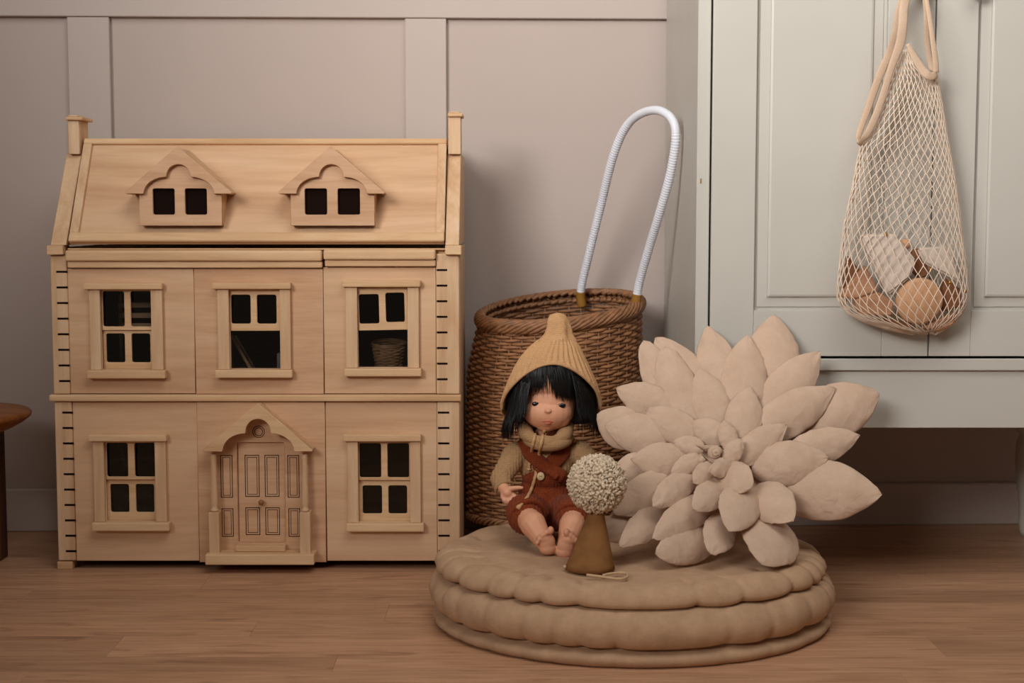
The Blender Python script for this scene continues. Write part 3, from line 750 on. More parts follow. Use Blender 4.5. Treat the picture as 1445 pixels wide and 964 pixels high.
upper = [(.02, .088, 0, 0), (.6, .088, 0, 0), (.85, .0885, .0, 0), (.91, .087, .014, 0), (.955, .087, .030, -.004), (.972, .0905, .034, -.006), (.978, .096, .032, -.004), (.970, .104, .028, 0), (.95, .1115, .020, .001), (.915, .1175, .012, .001), (.87, .120, .004, .001), (.84, .1195, 0, .001), (.82, .118, 0, .001), (.79, .1165, 0, .0005), (.76, .116, 0, 0), (.74, .1155, 0, 0), (.6, .1155, 0, 0), (.45, .1155, 0, 0), (.3, .1155, 0, 0), (.15, .1155, 0, 0), (.02, .1155, 0, 0)]
c2 = cushion('floor_cushion', 'canvas', upper, 24, '', 1.1, KRX*.985, KRY*.985, KX-.002, KY+.008, (.83, .055, .014))
tag(c2, 'thin round scalloped beige cushion under the doll, on top of the thick cushion', 'cushion')
TOP = .1155
# ------------------------------------------------------------------ flower cushion
fy = lambda v: 2.345+(795-v)/350*.225        # leaning plane
fo = PZ(1015, 770, TOP)
fw = thing('flower_cushion', 'big sand-coloured flower cushion with stuffed petals leaning against the wardrobe', 'cushion', (P(1010, 640, 2.45).x, 2.46, TOP+.003))
def petal(tc, bc, wpx, lay, lean=0, thick=.36, twist=0, blunt=.0):
    """tip and base in the 2.536x crop's pixels (origin 840,430), width in the same, lay = rank forward"""
    tu, tv = 840+tc[0]/2.536, 430+tc[1]/2.536; bu, bv = 840+bc[0]/2.536, 430+bc[1]/2.536
    Yb = fy(bv)-lay*.018; Yt = fy(tv)-lay*.016-lean
    T = P(tu, tv, Yt); B = P(bu, bv, Yb); A = T-B; L = A.length
    W = wpx*1.17/2.536/F*((Yt+Yb)/2); a = A.normalized()
    nrm = Vector((0, -1, .25)); nrm = (nrm-a*nrm.dot(a)).normalized(); side = a.cross(nrm)
    if twist: q = Matrix.Rotation(twist, 3, a); nrm = q @ nrm; side = q @ side
    bm = bmesh.new(); S = 22; Kk = 24; rows = []; sd = random.random()*50
    # width profile: asymmetric lens, blunt base, pointed tip
    for i in range(S+1):
        s = i/S; e = s**.92
        wv = (math.sin(math.pi*min(1, e*.97+.03))**.5)*(1-.12*(e-.45)) * (1 if s < .6 else (1-((s-.6)/.4)**2*.5*(1-blunt)))
        wv = max(wv, .012); tv_ = max(min(wv, 1)**1.15*thick, .012)
        c = B+A*(s*1.0)
        row = []
        for k in range(Kk):
            th = 2*math.pi*k/Kk; cx, sn = math.cos(th), math.sin(th)
            y = (1-abs(cx)**1.9)**.75*(1 if sn >= 0 else -1)
            edge = abs(cx)**6
            p = c+side*(cx*wv*W/2)+nrm*(y*tv_*W/2*(1.0 if sn > 0 else .7))
            nn = noise.noise((s*7+sd, cx*4, sd))*.0022+noise.noise((s*24+sd, cx*3, sd))*.0028*(edge+.25)
            p += nrm*nn+side*(noise.noise((s*9+sd, sd, cx))*.0016*edge)
            row.append(p)
        rows.append(row)
    R = grid(bm, rows); bm.faces.new(R[0][::-1]); bm.faces.new(R[-1])
    bmesh.ops.recalc_face_normals(bm, faces=bm.faces)
    for v in bm.verts:
        dx, dy = (v.co.x-KX)/KRX, (v.co.y-KY)/KRY
        if dx*dx+dy*dy < 1.0 and v.co.z < TOP+.0045: v.co.z = TOP+.0045
        if v.co.x > cxl-.012 and v.co.y > CY-.014 and v.co.z > zb-.01: v.co.y = CY-.014
    return obj('petal', bm, 'petal', fw, True)
PET = [ # tip, base, width, layer, lean, blunt
 ((172,128),(300,420),112,0,0,.9), ((215,118),(430,360),120,-.3,0,.9), ((250,150),(330,450),135,.6,0,.8), ((372,228),(445,445),122,1.1,0,0),
 ((400,75),(475,350),128,.2,0,0), ((545,108),(525,400),145,.8,0,0), ((640,36),(635,310),165,-.1,0,.1), ((805,168),(600,400),135,.5,0,0),
 ((858,297),(570,470),135,1.2,0,0), ((1017,318),(740,430),170,-.3,0,.3), ((948,466),(690,540),112,.4,.01,0), ((835,548),(560,585),142,1.6,.02,.2),
 ((1026,680),(640,650),192,.3,.04,.1), ((555,293),(512,495),118,2.0,0,0), ((686,430),(505,560),98,2.2,.01,0),
 ((706,776),(572,655),140,1.7,.06,.55), ((480,812),(545,645),138,2.4,.06,.3), ((560,655),(450,590),110,2.9,.04,.9),
 ((596,930),(650,770),200,.9,.07,.45), ((412,893),(470,760),112,1.5,.06,.4), ((215,893),(425,835),122,.8,.06,.7),
 ((205,838),(410,700),108,1.6,.05,.2), ((86,864),(255,730),96,.7,.05,0), ((350,733),(465,635),98,2.5,.05,.4),
 ((203,723),(350,610),92,2.0,.04,.2), ((62,748),(275,615),118,.9,.03,.4), ((25,836),(170,750),105,.0,.04,.5),
 ((127,553),(330,560),112,1.5,.01,0), ((34,430),(260,490),128,.7,0,.05), ((74,298),(280,385),112,.6,0,.1),
 ((180,377),(365,480),108,1.4,0,.3), ((343,422),(465,485),86,2.2,0,.5), ((278,490),(390,520),68,2.3,0,.2),
 ((270,606),(380,545),62,2.5,.01,.1), ((6,392),(170,480),135,-.2,0,.3), ((60,600),(220,585),110,.3,0,.7), ((600,215),(620,330),110,-.4,0,.5), ((560,190),(590,420),120,.1,0,.3),
 ((458,413),(490,525),62,3.0,.01,.3), ((523,480),(470,568),60,3.3,.02,.5), ((408,600),(492,572),62,3.4,.03,.9), ((350,638),(422,575),66,3.1,.03,.6),
 ((640,870),(560,760),130,.2,.03,.5), ((320,330),(430,470),120,.3,0,.5),((690,600),(560,560),140,.4,0,.5)]
for p in PET: petal(p[0], p[1], p[2], p[3], p[4], .42 if p[2] < 70 else .36, 0, p[5])
# padded back of the cushion
bm = bmesh.new(); sphere(bm, (0, 0, 0), (1, 1, 1), 32, 16)
cc = P(1015, 640, fy(640)+.015); Mx = Matrix.Translation(cc) @ Matrix.Rotation(math.radians(-38), 4, 'X') @ Matrix.Diagonal((.115, .028, .12, 1))
for v in bm.verts: v.co = Mx @ v.co
obj('backing', bm, 'petal', fw, True)
# twisted centre knot
bm = bmesh.new(); kc = P(840+425/2.536, 430+530/2.536, fy(640)-.07)
tube(bm, [kc+Vector((.009*(1-i/40)*math.cos(i*.36)+.003*i/40, -.010*i/40, .008*(1-i/40)*math.sin(i*.36))) for i in range(36)], [.0055*(1-.5*i/36) for i in range(36)], 8)
obj('centre_twist', bm, 'petal', fw, True)
bm = bmesh.new()
for a, b, c in (((358, 505), (455, 502), (400, 530)), ((350, 572), (416, 572), (380, 530))):
    q = [P(840+x/2.536, 430+y/2.536, fy(640)-.058) for x, y in (a, b, c)]
    vs_ = [bm.verts.new(x+Vector((0, d, 0))) for d in (0, .006) for x in q]
    for f in ((0, 1, 2), (5, 4, 3), (0, 3, 4, 1), (1, 4, 5, 2), (2, 5, 3, 0)): bm.faces.new([vs_[i] for i in f])
bmesh.ops.bevel(bm, geom=list(bm.edges), offset=.0018, segments=2, affect='EDGES')
obj('small_fold', bm, 'petal', fw, True)
# ------------------------------------------------------------------ doll
HYd = 2.535                       # depth of the head
D = lambda u, v, Y=HYd: P(u, v, Y)
px = lambda n, Y=HYd: n/F*Y
doll = thing('doll', 'seated baby doll with black bobbed hair, mustard knitted bonnet and rust knitted romper', 'doll', (D(770, 700).x, 2.53, TOP))
S2 = TOP+.001
hip = D(768, 722, 2.55)
parts = [ # head
 (D(776, 563, HYd), (px(37.5), px(40), px(42))), (D(774, 580, HYd-.012), (px(36.5), px(34), px(27))), (D(771, 595, HYd-.021), (px(17), px(16), px(14.5))),
 (D(756, 586, HYd-.022), (px(14), px(15), px(15))), (D(792, 588, HYd-.022), (px(14), px(15), px(15))),
 (D(773.5, 578, HYd-.045), (px(6.5), px(6), px(5.5))), (D(773.5, 580, HYd-.0525), (px(4.8), px(4.2), px(3.4))), (D(767.5, 581, HYd-.046), (px(3.6), px(3.6), px(2.6))), (D(779.5, 581.5, HYd-.046), (px(3.6), px(3.6), px(2.6))),
 (D(772.5, 595.5, HYd-.0415), (px(9), px(6), px(5.5))),
 (D(775, 540, HYd-.018), (px(31), px(28), px(24))),
 (D(738, 578, HYd), (px(4), px(5), px(8))), (D(813, 582, HYd), (px(4), px(5), px(8))),
 (D(772, 605, HYd+.01), px(15), D(770, 630, HYd+.012), px(16)),
 # torso
 (D(770, 660, 2.55), (px(34), px(24), px(40))), (D(768, 715, 2.55), (px(36), px(26), px(28))),
 # viewer-left arm
 (D(732, 644, 2.54), px(9), D(708, 672, 2.52), px(8)), (D(708, 672, 2.52), px(8), D(716, 692, 2.49), px(8.5)),
 # viewer-right arm
 (D(822, 644, 2.54), px(9), D(842, 672, 2.52), px(8)), (D(842, 672, 2.52), px(8), D(836, 705, 2.49), px(8)), (D(836, 712, 2.485), (px(10), px(8), px(10))),
 # legs
 (D(756, 724, 2.545), px(16), D(738, 724, 2.455), px(15)), (D(738, 724, 2.455), px(15), D(752, 740, 2.415), px(18)), (D(752, 740, 2.415), px(18.5), D(767, 764, 2.395), px(12.5)),
 (D(786, 724, 2.545), px(16), D(811, 726, 2.455), px(15)), (D(811, 726, 2.455), px(15), D(807, 742, 2.42), px(18)), (D(807, 742, 2.42), px(18), D(800, 766, 2.40), px(13)),
]
Yf = 2.385
def foot(h, s, bt, toes, big):
    parts.append((D(*h, Yf+.003), (px(12), px(10), px(9)))); parts.append((D(*s, Yf+.0), (px(11.5), px(7.5), px(13))))
    parts.append((D(*bt, Yf-.002), (px(10.5), px(6.5), px(7))))
    parts.append((D(*big, Yf-.006), (px(4.6), px(4.8), px(5.6))))
    for i, t in enumerate(toes): parts.append((D(*t, Yf-.006), (px(3.7-.25*i), px(4), px(4.3-.3*i))))
foot((773, 774), (771.5, 765), (768, 760), [(770.2, 752.5), (765.4, 756), (761.3, 760.8), (758.2, 766)], (777, 748.5))
foot((796, 779), (798, 770), (802, 762), [(805.5, 755.5), (809.5, 758.5), (813, 762), (815.5, 767)], (799.5, 751.5))
# hand (viewer left): palm, thumb and four fingers
Yh = 2.475
parts += [(D(710, 688, Yh+.01), px(8), D(716, 695, Yh), px(8.5)), (D(716, 696, Yh), (px(10), px(6), px(8.5))),
 (D(719, 690, Yh-.004), px(4), D(729, 688.5, Yh-.008), px(3.2)), (D(729, 688.5, Yh-.008), px(3.2), D(736.5, 688.5, Yh-.008), px(2.6)),
 (D(722, 697, Yh-.002), px(3.6), D(729, 702, Yh-.006), px(3.2)), (D(729, 702, Yh-.006), px(3.2), D(731.5, 708, Yh-.004), px(2.7)),
 (D(719, 700, Yh-.003), px(3.6), D(724, 707, Yh-.008), px(3.2)), (D(724, 707, Yh-.008), px(3.2), D(727, 711.5, Yh-.006), px(2.6)),
 (D(714, 701, Yh-.003), px(3.5), D(717.5, 708, Yh-.008), px(3.1)), (D(717.5, 708, Yh-.008), px(3.1), D(720.5, 712, Yh-.006), px(2.5)),
 (D(709, 700, Yh-.002), px(3.3), D(711.5, 706.5, Yh-.006), px(2.9)), (D(711.5, 706.5, Yh-.006), px(2.9), D(714, 710.5, Yh-.005), px(2.3))]
body = blob('body', 'skin', doll, parts, .0014, 5)
bv = bvh_of([body])
def patch(name, m, u, v, ru, rv, dep, parent=doll, lift=0, **k):
    p = surf(bv, u, v); sphere_bm = sphere(bmesh.new(), p-ray(u, v)*lift, (px(ru), dep, px(rv)), 16, 10)
    return obj(name, sphere_bm, m, parent, True, **k)
patch('eye', 'eye', 756.5, 570.3, 5.8, 3.4, .0026, label='black eye'); patch('eye', 'eye', 792, 572.5, 6.2, 3.5, .0026, label='black eye')
for u, v in ((756.5, 570.3), (792, 572.5)):
    pts = [surf(bv, u-7+2*i, v-3.6+((i-3.5)**2)*.17, -.0004) for i in range(8)]
    obj('eyelid', tube(bmesh.new(), pts, [.0004, .0012, .0016, .0017, .0017, .0016, .0012, .0004], 8), 'skin', doll, True)
pts = [surf(bv, 764+2.1*i, 594.6-(.9 if i in (3, 5) else 0)+((i-4)**2)*.06, 0) for i in range(9)]
obj('mouth', tube(bmesh.new(), pts, [.0003, .0009, .0013, .0016, .0012, .0016, .0013, .0009, .0003], 8), 'lip', doll, True, label='closed pink lips')
pts = [surf(bv, 766+1.9*i, 597.6-((i-3.5)**2)*.13, 0) for i in range(8)]
obj('mouth', tube(bmesh.new(), pts, [.0004, .0012, .0018, .002, .002, .0018, .0012, .0004], 8), 'lip', doll, True)
# sweater
swp = [(D(770, 652, 2.55), (px(41), px(29), px(38))), (D(742, 634, 2.548), px(15), D(727, 642, 2.54), px(18)), (D(800, 634, 2.548), px(15), D(820, 640, 2.54), px(18)),
 (D(727, 642, 2.54), px(18.5), D(706, 676, 2.515), px(14.5)), (D(706, 676, 2.515), px(14.5), D(711, 687, 2.495), px(12.5)),
 (D(822, 642, 2.54), px(18), D(846, 672, 2.515), px(15)), (D(846, 672, 2.515), px(15), D(840, 694, 2.495), px(13))]
rib = lambda p: .0006*math.sin(p.x*1300)
sw = blob('sweater', 'knit_fine', doll, swp, .002, 3, rib)
bm = bmesh.new()   # rolled cuff
a_ = D(711, 688.5, 2.492); d_ = (D(717, 700, 2.478)-a_).normalized(); e1, e2 = frame_axes(d_)
tube(bm, [a_+(e1*math.cos(i*math.pi/12)+e2*math.sin(i*math.pi/12))*px(12.2) for i in range(24)], px(2.6), 8, True)
obj('cuff', bm, 'knit_fine', doll, True)
# romper
rp = [(D(768, 702, 2.548), (px(38.5), px(33), px(38))), (D(768, 725, 2.548), (px(42), px(34), px(22))), (D(771, 672, 2.546), (px(35), px(31.5), px(22))),
 (D(755, 724, 2.54), px(27), D(740, 723, 2.462), px(26.5)), (D(740, 724, 2.462), px(26), D(742, 730, 2.45), px(25)),
 (D(788, 724, 2.54), px(27), D(810, 725, 2.462), px(25.5)), (D(810, 726, 2.462), px(25), D(809, 732, 2.45), px(24))]
ro = blob('romper', 'knit_rust', doll, rp, .002, 3, lambda p: .0007*math.sin(p.x*1100))
bv2 = bvh_of([sw, ro])
def band(path, wid, th, m, name, bvx, lift=.001, n=10, label=None):
    c = catmull([Vector((u, v, 0)) for u, v in path], 8); bm = bmesh.new(); rows = []
    P3 = [surf(bvx, q.x, q.y, lift, 2.52) for q in c]
    for i, p in enumerate(P3):
        t = (P3[min(i+1, len(P3)-1)]-P3[max(i-1, 0)]).normalized(); nr = -ray(c[i].x, c[i].y); sd = t.cross(nr).normalized(); nr = sd.cross(t)
        rows.append([p+sd*math.cos(2*math.pi*k/n)*wid/2+nr*math.sin(2*math.pi*k/n)*th for k in range(n)])
    R = grid(bm, rows); bm.faces.new(R[0][::-1]); bm.faces.new(R[-1]); bmesh.ops.recalc_face_normals(bm, faces=bm.faces)
    return obj(name, bm, m, doll, True, label=label)
band([(803, 619), (795, 636), (778, 655), (757, 668)], px(23), .005, 'knit_rust', 'strap', bv2)
band([(738, 622), (748, 640), (768, 657), (795, 674)], px(20), .006, 'knit_rust', 'strap', bv2, .003)
band([(769, 662), (778, 668), (786, 674)], px(9), .003, 'knit_rust', 'button_loop', bv2, .007)
# shorts cuffs
for c_, q_, r_ in ((D(742, 724, 2.456), D(753, 742, 2.418), 23.5), (D(810, 727, 2.456), D(807, 744, 2.424), 22.5)):
    d_ = (q_-c_).normalized(); e1, e2 = frame_axes(d_); bm = bmesh.new(); c3 = c_.lerp(q_, .22)
    tube(bm, [c3+(e1*math.cos(i*math.pi/14)+e2*math.sin(i*math.pi/14))*px(r_) for i in range(28)], px(4.4), 8, True)
    obj('leg_cuff', bm, 'knit_rust', doll, True)
# cowl collar
bm = bmesh.new(); cc0 = D(770, 604, 2.53)
tube(bm, [cc0+Vector((px(31)*math.cos(t), px(28)*math.sin(t), -px(10)*max(0, -math.sin(t))+px(5)*math.sin(t)+px(2)*math.cos(2*t))) for t in [i*math.pi/20 for i in range(40)]], [px(9.5+1.5*math.sin(i*.9)) for i in range(40)], 12, True)
tube(bm, [cc0+Vector((px(28)*math.cos(t)+px(3), px(30)*math.sin(t), -px(13)-px(7)*max(0, -math.sin(t)))) for t in [i*math.pi/20 for i in range(40)]], px(9), 10, True)
cowl = obj('collar', bm, 'knit_fine', doll, True)
bv3 = bvh_of([sw, ro, cowl, body])
# button
pb = surf(bv3, 763, 672.5, .006)
bm = lathe(bmesh.new(), [(.0012, -.0012), (.0052, -.0016), (.0068, 0), (.0052, .0016), (.0012, .0012)], (0, 0, 0), 20, 'y')
for v in bm.verts: v.co.z *= 1.12; v.co += pb
bt = obj('button', bm, 'button', doll, True, label='pale bone coloured button')
for s in (-1, 1): obj('button_hole', sphere(bmesh.new(), pb+Vector((s*.0015, -.0014, .0006)), (.0008, .0006, .0008), 8, 6), 'burnt', bt)
# cords
def cord(path, r=.0028, name='tie_cord'):
    c = catmull([Vector((u, v, 0)) for u, v in path], 10)
    pts = [surf(bv3, q.x, q.y, r*1.25, 2.5) for q in c]
    for _ in range(4): pts = [pts[0]]+[(pts[i-1]+pts[i]*2+pts[i+1])/4 for i in range(1, len(pts)-1)]+[pts[-1]]
    rr = [r*(1+.10*math.sin(i*1.5)) for i in range(len(pts))]; rr[-3:] = [r*1.5, r*1.6, r*1.2]
    return obj(name, tube(bmesh.new(), pts, rr, 8), 'knit_gold', doll, True, label='mustard tie cord of the bonnet')
cord([(757, 607), (753, 622), (750, 640), (747, 655), (746.5, 663)])
cord([(768, 608), (764, 625), (760, 645), (757, 665), (752, 685), (744, 702), (730, 718)])
prof = [(441.5, 2, 787), (442.5, 8, 787), (445.5, 12, 787), (453, 15.5, 787), (463, 17.5, 788), (472, 19.5, 787), (479, 25.5, 785.5), (489, 35, 783), (503, 44.5, 780), (518, 52.5, 779), (536, 60.5, 779), (552, 66.5, 778.5), (566, 70, 778), (580, 71.5, 778), (600, 71, 778), (618, 69, 778)]
def hatp(v):
    for i in range(len(prof)-1):
        if v <= prof[i+1][0]:
            t = (v-prof[i][0])/(prof[i+1][0]-prof[i][0]); return prof[i][1]+(prof[i+1][1]-prof[i][1])*t, prof[i][2]+(prof[i+1][2]-prof[i][2])*t
    return prof[-1][1:]
# hair: dark cap plus strands hanging from under the bonnet
def headpt(u_ang, r_out, z): pass
hcx = D(778, 560, HYd); bm = bmesh.new()
rows = []
for i in range(15):
    v = 524+i*(598-524)/14; row = []
    for k in range(48):
        th = 2*math.pi*k/48; wr = (38+15*min(1, (v-524)/50)) * (1 if i else .6)
        x = px(wr)*math.cos(th); y = px(wr*.86)*math.sin(th)+.006
        front = max(0, -math.sin(th))**1.0
        if -math.sin(th) > .1:            # leave the face open
            y = -px(30)*max(0, -math.sin(th))+.012 if v > 535 else max(y, -px(44))
            if v > 535: y = max(y, -.006)
        row.append(Vector((hcx.x+x, hcx.y+y, ZZ(v, HYd))))
    rows.append(row)
R = grid(bm, rows); bm.faces.new(R[0][::-1]); bm.faces.new(R[-1]); bmesh.ops.recalc_face_normals(bm, faces=bm.faces)
obj('hair_base', bm, 'hair', doll, True, label='glossy black hair')
bm = bmesh.new(); R2 = random.Random(7)
def strand(th, vend, rtop, rmid, r=.0011, flare=0, top=512, lift=0):
    """th: angle round the head, -90deg faces the camera"""
    pts = []; rr = []
    c, s = math.cos(th), math.sin(th)
    for j in range(9):
        f = j/8; v = top+(vend-top)*f
        rad = rtop+(rmid-rtop)*min(1, math.sin(min(f*1.5, 1)*math.pi/2))+flare*max(0, f-.6)
        wob = R2.uniform(-.5, .5)
        if v < 574: rad = min(rad, hatp(v)[0]*.9-3)
        else: rad = min(rad, 60+(v-574)*.35)
        pts.append(Vector((hcx.x+px(rad+wob)*c, HYd+.002+px((rad+wob)*(.90 if s < 0 else .9))*s, ZZ(v, HYd+s*.05))))
        rr.append(r*(1 if f < .6 else 1-.85*(f-.6)/.4))
    tube(bm, pts, rr, 4)
for i in range(900):        # sides and back
    th = math.radians(R2.uniform(-52, 232)) if i % 3 else math.radians(R2.choice([R2.uniform(-55, 0), R2.uniform(180, 235)]))
    dg = math.degrees(th)
    side = abs(math.cos(th))
    vend = 614+R2.uniform(-12, 9) if dg > 90 else 604+R2.uniform(-14, 12)
    if dg > 215: vend = 590+R2.uniform(-10, 16)
    if dg < -36: vend = 588+R2.uniform(-8, 14)
    strand(th, vend, 42, 62+6*side+R2.uniform(-4, 3), .0012, R2.uniform(0, 6))
for i in range(420):        # fringe with the parting
    # target pixel at end
    u = R2.uniform(734, 822)
    if 764 < u < 781 and R2.random() < .85: continue
    if u < 764: vend = 556+R2.uniform(-5, 8)-(u-745)*.5*(u > 745)
    elif u < 784: vend = 548+R2.uniform(-10, 14)
    else: vend = 563+R2.uniform(-5, 5)+(u-795)*.12
    ut = 770+(u-772)*.62
    pts = []; rr = []
    for j in range(9):
        f = j/8; uu = ut+(u-ut)*(f**.7); v = 514+(vend-514)*f
        dx = (uu-775)/47.; yy = -math.sqrt(max(.02, 1-min(dx*dx, .98)))
        dep = 37+6.5*math.sin(math.pi*min(f*.8, 1))
        if abs(dx) > .6: dep += 3
        p = surf(bv, uu, v, 0, 2.6)
        Yc = min(HYd+px(dep)*yy, p.y-.0028)
        rh = hatp(v)[0]-4; dh = (uu-778)/rh
        if abs(dh) < 1:
            fr_ = math.sqrt(1-dh*dh)
            if v < 578-65*fr_**.85+1: Yc = max(Yc, HYd-px(rh*.86)*fr_+px(2.5))
        pts.append(P(uu+R2.uniform(-.3, .3), v, Yc)); rr.append(.0010*(1 if f < .5 else 1-.9*(f-.5)/.5))
    tube(bm, pts, rr, 4)
obj('hair', bm, 'hair', doll, True, kind='stuff', label='straight black bobbed hair with parted fringe')
# bonnet
bm = bmesh.new(); S = 288; rows = []
nT = 46
for j in range(nT+5):
    row = []
    for k in range(S):
        th = 2*math.pi*k/S; s = math.sin(th); c = math.cos(th)
        fr = max(0, -s)
        vbr = 578-65*(fr**.85) if s < 0 else 578+26*s
        if s < 0 and c > 0: vbr -= 0
        t = min(j/nT, 1); v = 441.5+(vbr-441.5)*t
        r, cu = hatp(v)
        ribs = 1+(.03 if v > 480 else .11)*math.cos(34*th if v > 480 else 5*th)*min(1, max(.0, (v-446)/20))
        if t > .95: ribs = 1+.02*noise.noise((th*40, t*30, 0))
        rr = r*ribs
        if j > nT: rr = r-(j-nT)*1.1; v = v+(1.5 if j == nT+1 else -2*(j-nT-2))
        if .93 < j/nT <= 1: rr += 1.2
        x = P(cu, v, HYd).x+px(rr)*c; y = HYd+.003+px(rr*(.86 if s < 0 else .92))*s
        row.append(Vector((x, y, ZZ(v, HYd+px(rr)*.6*s))))
    rows.append(row)
R = grid(bm, rows); bm.faces.new(R[0][::-1]); bmesh.ops.recalc_face_normals(bm, faces=bm.faces)
obj('bonnet', bm, 'knit_gold', doll, True, label='ribbed mustard knitted pixie bonnet')
# ------------------------------------------------------------------ party hat with pompom
ph = PZ(832.5, 806, TOP); py = ph.y
hat = thing('party_hat', 'brown suede cone hat topped by a cream yarn pompom in front of the doll', 'party hat', ph)
bm = bmesh.new(); hb = 36/F*py; ha = ZZ(715, py); rows = []
for i in range(13):
    f = i/12; rows.append([Vector((P(832.5+9*f*1.05, 800, py).x+hb*(1-.80*f)*math.cos(2*math.pi*k/40), py+hb*(1-.80*f)*math.sin(2*math.pi*k/40),
        (TOP+.0045)+(ha-TOP)*f+noise.noise((k*.3, f*3, 1))*.0006)) for k in range(40)])
R = grid(bm, rows); bm.faces.new(R[0][::-1]); bm.faces.new(R[-1]); bmesh.ops.recalc_face_normals(bm, faces=bm.faces)
obj('cone', bm, 'suede', hat, True)
pc = P(842.5, 683, py); pr = 41/F*py; bm = bmesh.new(); sphere(bm, pc, pr*.90, 24, 16)
R3 = random.Random(3); NT = 1500
for i in range(NT):
    z = 1-2*(i+.5)/NT; a = i*2.399963; d = Vector((math.sqrt(1-z*z)*math.cos(a), math.sqrt(1-z*z)*math.sin(a), z))
    a1, b1 = frame_axes(d); al = R3.uniform(0, 6.28); j = a1*math.cos(al)+b1*math.sin(al); L_ = pr*R3.uniform(.9, 1.03); r = R3.uniform(.0015, .0023)
    tube(bm, [pc+d*pr*.80, pc+d*(L_-.001), pc+d*(L_+.0006)+j*.0022, pc+d*(L_-.0008)+j*.0042, pc+d*(L_-.0035)+j*.005], [r*.8, r, r*1.15, r, r*.6], 6)
obj('pompom', bm, 'pom', hat, True, kind='stuff', label='fluffy cream yarn pompom')
zs = TOP+.0065
loop = [PZ(u, v, zs) for u, v in ((828, 811.5), (845, 813.5), (862, 816), (876, 817), (885, 814), (884, 809.5), (873, 808.5), (860, 810), (851, 812))]
obj('elastic_string', tube(bmesh.new(), catmull(loop, 6), .0022, 8), 'string', hat, True)
obj('string_knot', sphere(bmesh.new(), PZ(797, 800, TOP+.008), (.003, .003, .003), 10, 8), 'string', hat, True)
# ------------------------------------------------------------------ net bag with toys
BY = 2.535
bag = thing('net_bag', 'beige cotton net string bag hanging from the wardrobe door, filled with toys', 'bag', P(1275, 465, BY))
bt_ = [ # v, left u, right u, depth(m)
 (58, 1271, 1288, .010), (85, 1262, 1300, .016), (108, 1254, 1323, .022), (150, 1241, 1331, .030), (190, 1224, 1337, .034), (206, 1213, 1340, .036), (260, 1203, 1350, .040), (320, 1190, 1357, .043), (375, 1184, 1364, .045),
 (405, 1181, 1367, .045), (425, 1181, 1366, .044), (440, 1192, 1360, .040), (452, 1213, 1351, .034), (462, 1243, 1338, .024), (470, 1285, 1322, .008)]
def bagp(v):
    for i in range(len(bt_)-1):
        if v <= bt_[i+1][0] or i == len(bt_)-2:
            t = (v-bt_[i][0])/(bt_[i+1][0]-bt_[i][0]); return [bt_[i][q]+(bt_[i+1][q]-bt_[i][q])*t for q in (1, 2, 3)]
bcy = CY-.0115-.047
def bagpt(th, v):
    l, r, dd = bagp(v); s = math.sin(th)
    c = (l+r)/2; hw = (r-l)/2; yy = bcy+dd*s*.95
    u = c+hw*math.cos(th)*(1 if True else 1)
    return P(u, v+(2.5*math.sin(3*th)), yy)
bm = bmesh.new(); NS = 72
vr = [62]; q = 62
while q < 468:
    q += 9.6+2.2*min(1, max(0, (q-250)/100))-3.2*max(0, (q-425)/45); vr.append(min(q, 470))
def topv(th):   # the net starts below the binding bands
    u = math.cos(th)
    if u > .0: return 62+45*min(1, u*1.3)
    return 62+20*min(1, -u)
for k in range(NS):
    for par in (0, 1):
        pts = []
        for i, v in enumerate(vr):
            half = .47 if (i+k+par) % 2 else -.47
            th = 2*math.pi*(k+.5*par+half*(1 if par == 0 else 1))/NS+.25*math.sin(v*.012)+.04*noise.noise((k*.7, v*.02, 0))
            if v < topv(th): continue
            pts.append(bagpt(th, v))
            
        if par == 0 and len(pts) > 1: tube(bm, pts, .0009, 5)
for k in range(NS): pass
obj('netting', bm, 'net', bag, True, kind='stuff')
def ribbon(path, wid, name='strap', Y=None, th=.0035):
    c = catmull([P(u, v, y) for u, v, y in path], 8); ws = catmull([Vector((w_, 0, 0)) for w_ in wid], 8); bm = bmesh.new(); rows = []
    for i, p in enumerate(c):
        t = (c[min(i+1, len(c)-1)]-c[max(i-1, 0)]).normalized(); nr = Vector((.25, -1, 0)).normalized(); sd = t.cross(nr).normalized(); nr = sd.cross(t)
        W = px(ws[i].x, BY)/2
        rows.append([p+sd*math.cos(2*math.pi*k/12)*W+nr*math.sin(2*math.pi*k/12)*th*.5 for k in range(12)])
    R = grid(bm, rows); bm.faces.new(R[0][::-1]); bm.faces.new(R[-1]); bmesh.ops.recalc_face_normals(bm, faces=bm.faces)
    return obj(name, bm, 'strap', bag, True)
yf, yk = bcy-.035, bcy+.025
kp = (1297, -14)
ribbon([(1299, -22, yf+.035), (1285, -14, yf+.02), (1276, 8, yf+.01), (1274, 35, yf), (1270, 62, yf), (1258, 95, yf), (1246, 135, yf), (1234, 168, yf), (1222, 192, yf+.004), (1212, 203, yf+.02)], [9, 12, 14, 14, 14, 11, 11, 11, 10, 7])
ribbon([(1212, 203, yf+.02), (1212, 190, yk-.01), (1226, 150, yk), (1240, 110, yk), (1255, 75, yk), (1264, 45, yk-.01), (1269, 15, yk-.012), (1280, -14, yk-.015), (1295, -20, yf+.035)], [7, 9, 11, 12, 12, 12, 12, 11, 8])
ribbon([(1299, -22, yf+.04), (1305, -10, yf+.02), (1311, 20, yf+.01), (1316, 55, yf+.008), (1320, 85, yf+.01), (1321, 102, yf+.012)], [7, 7, 7, 8, 9, 9])
ribbon([(1281, 62, yf), (1289, 78, yf), (1300, 96, yf), (1311, 107, yf), (1321, 105, yf+.014), (1315, 98, yk), (1308, 60, yk), (1307, 20, yk-.01), (1303, -14, yk-.015)], [6, 10, 12, 12, 10, 9, 9, 8, 6])
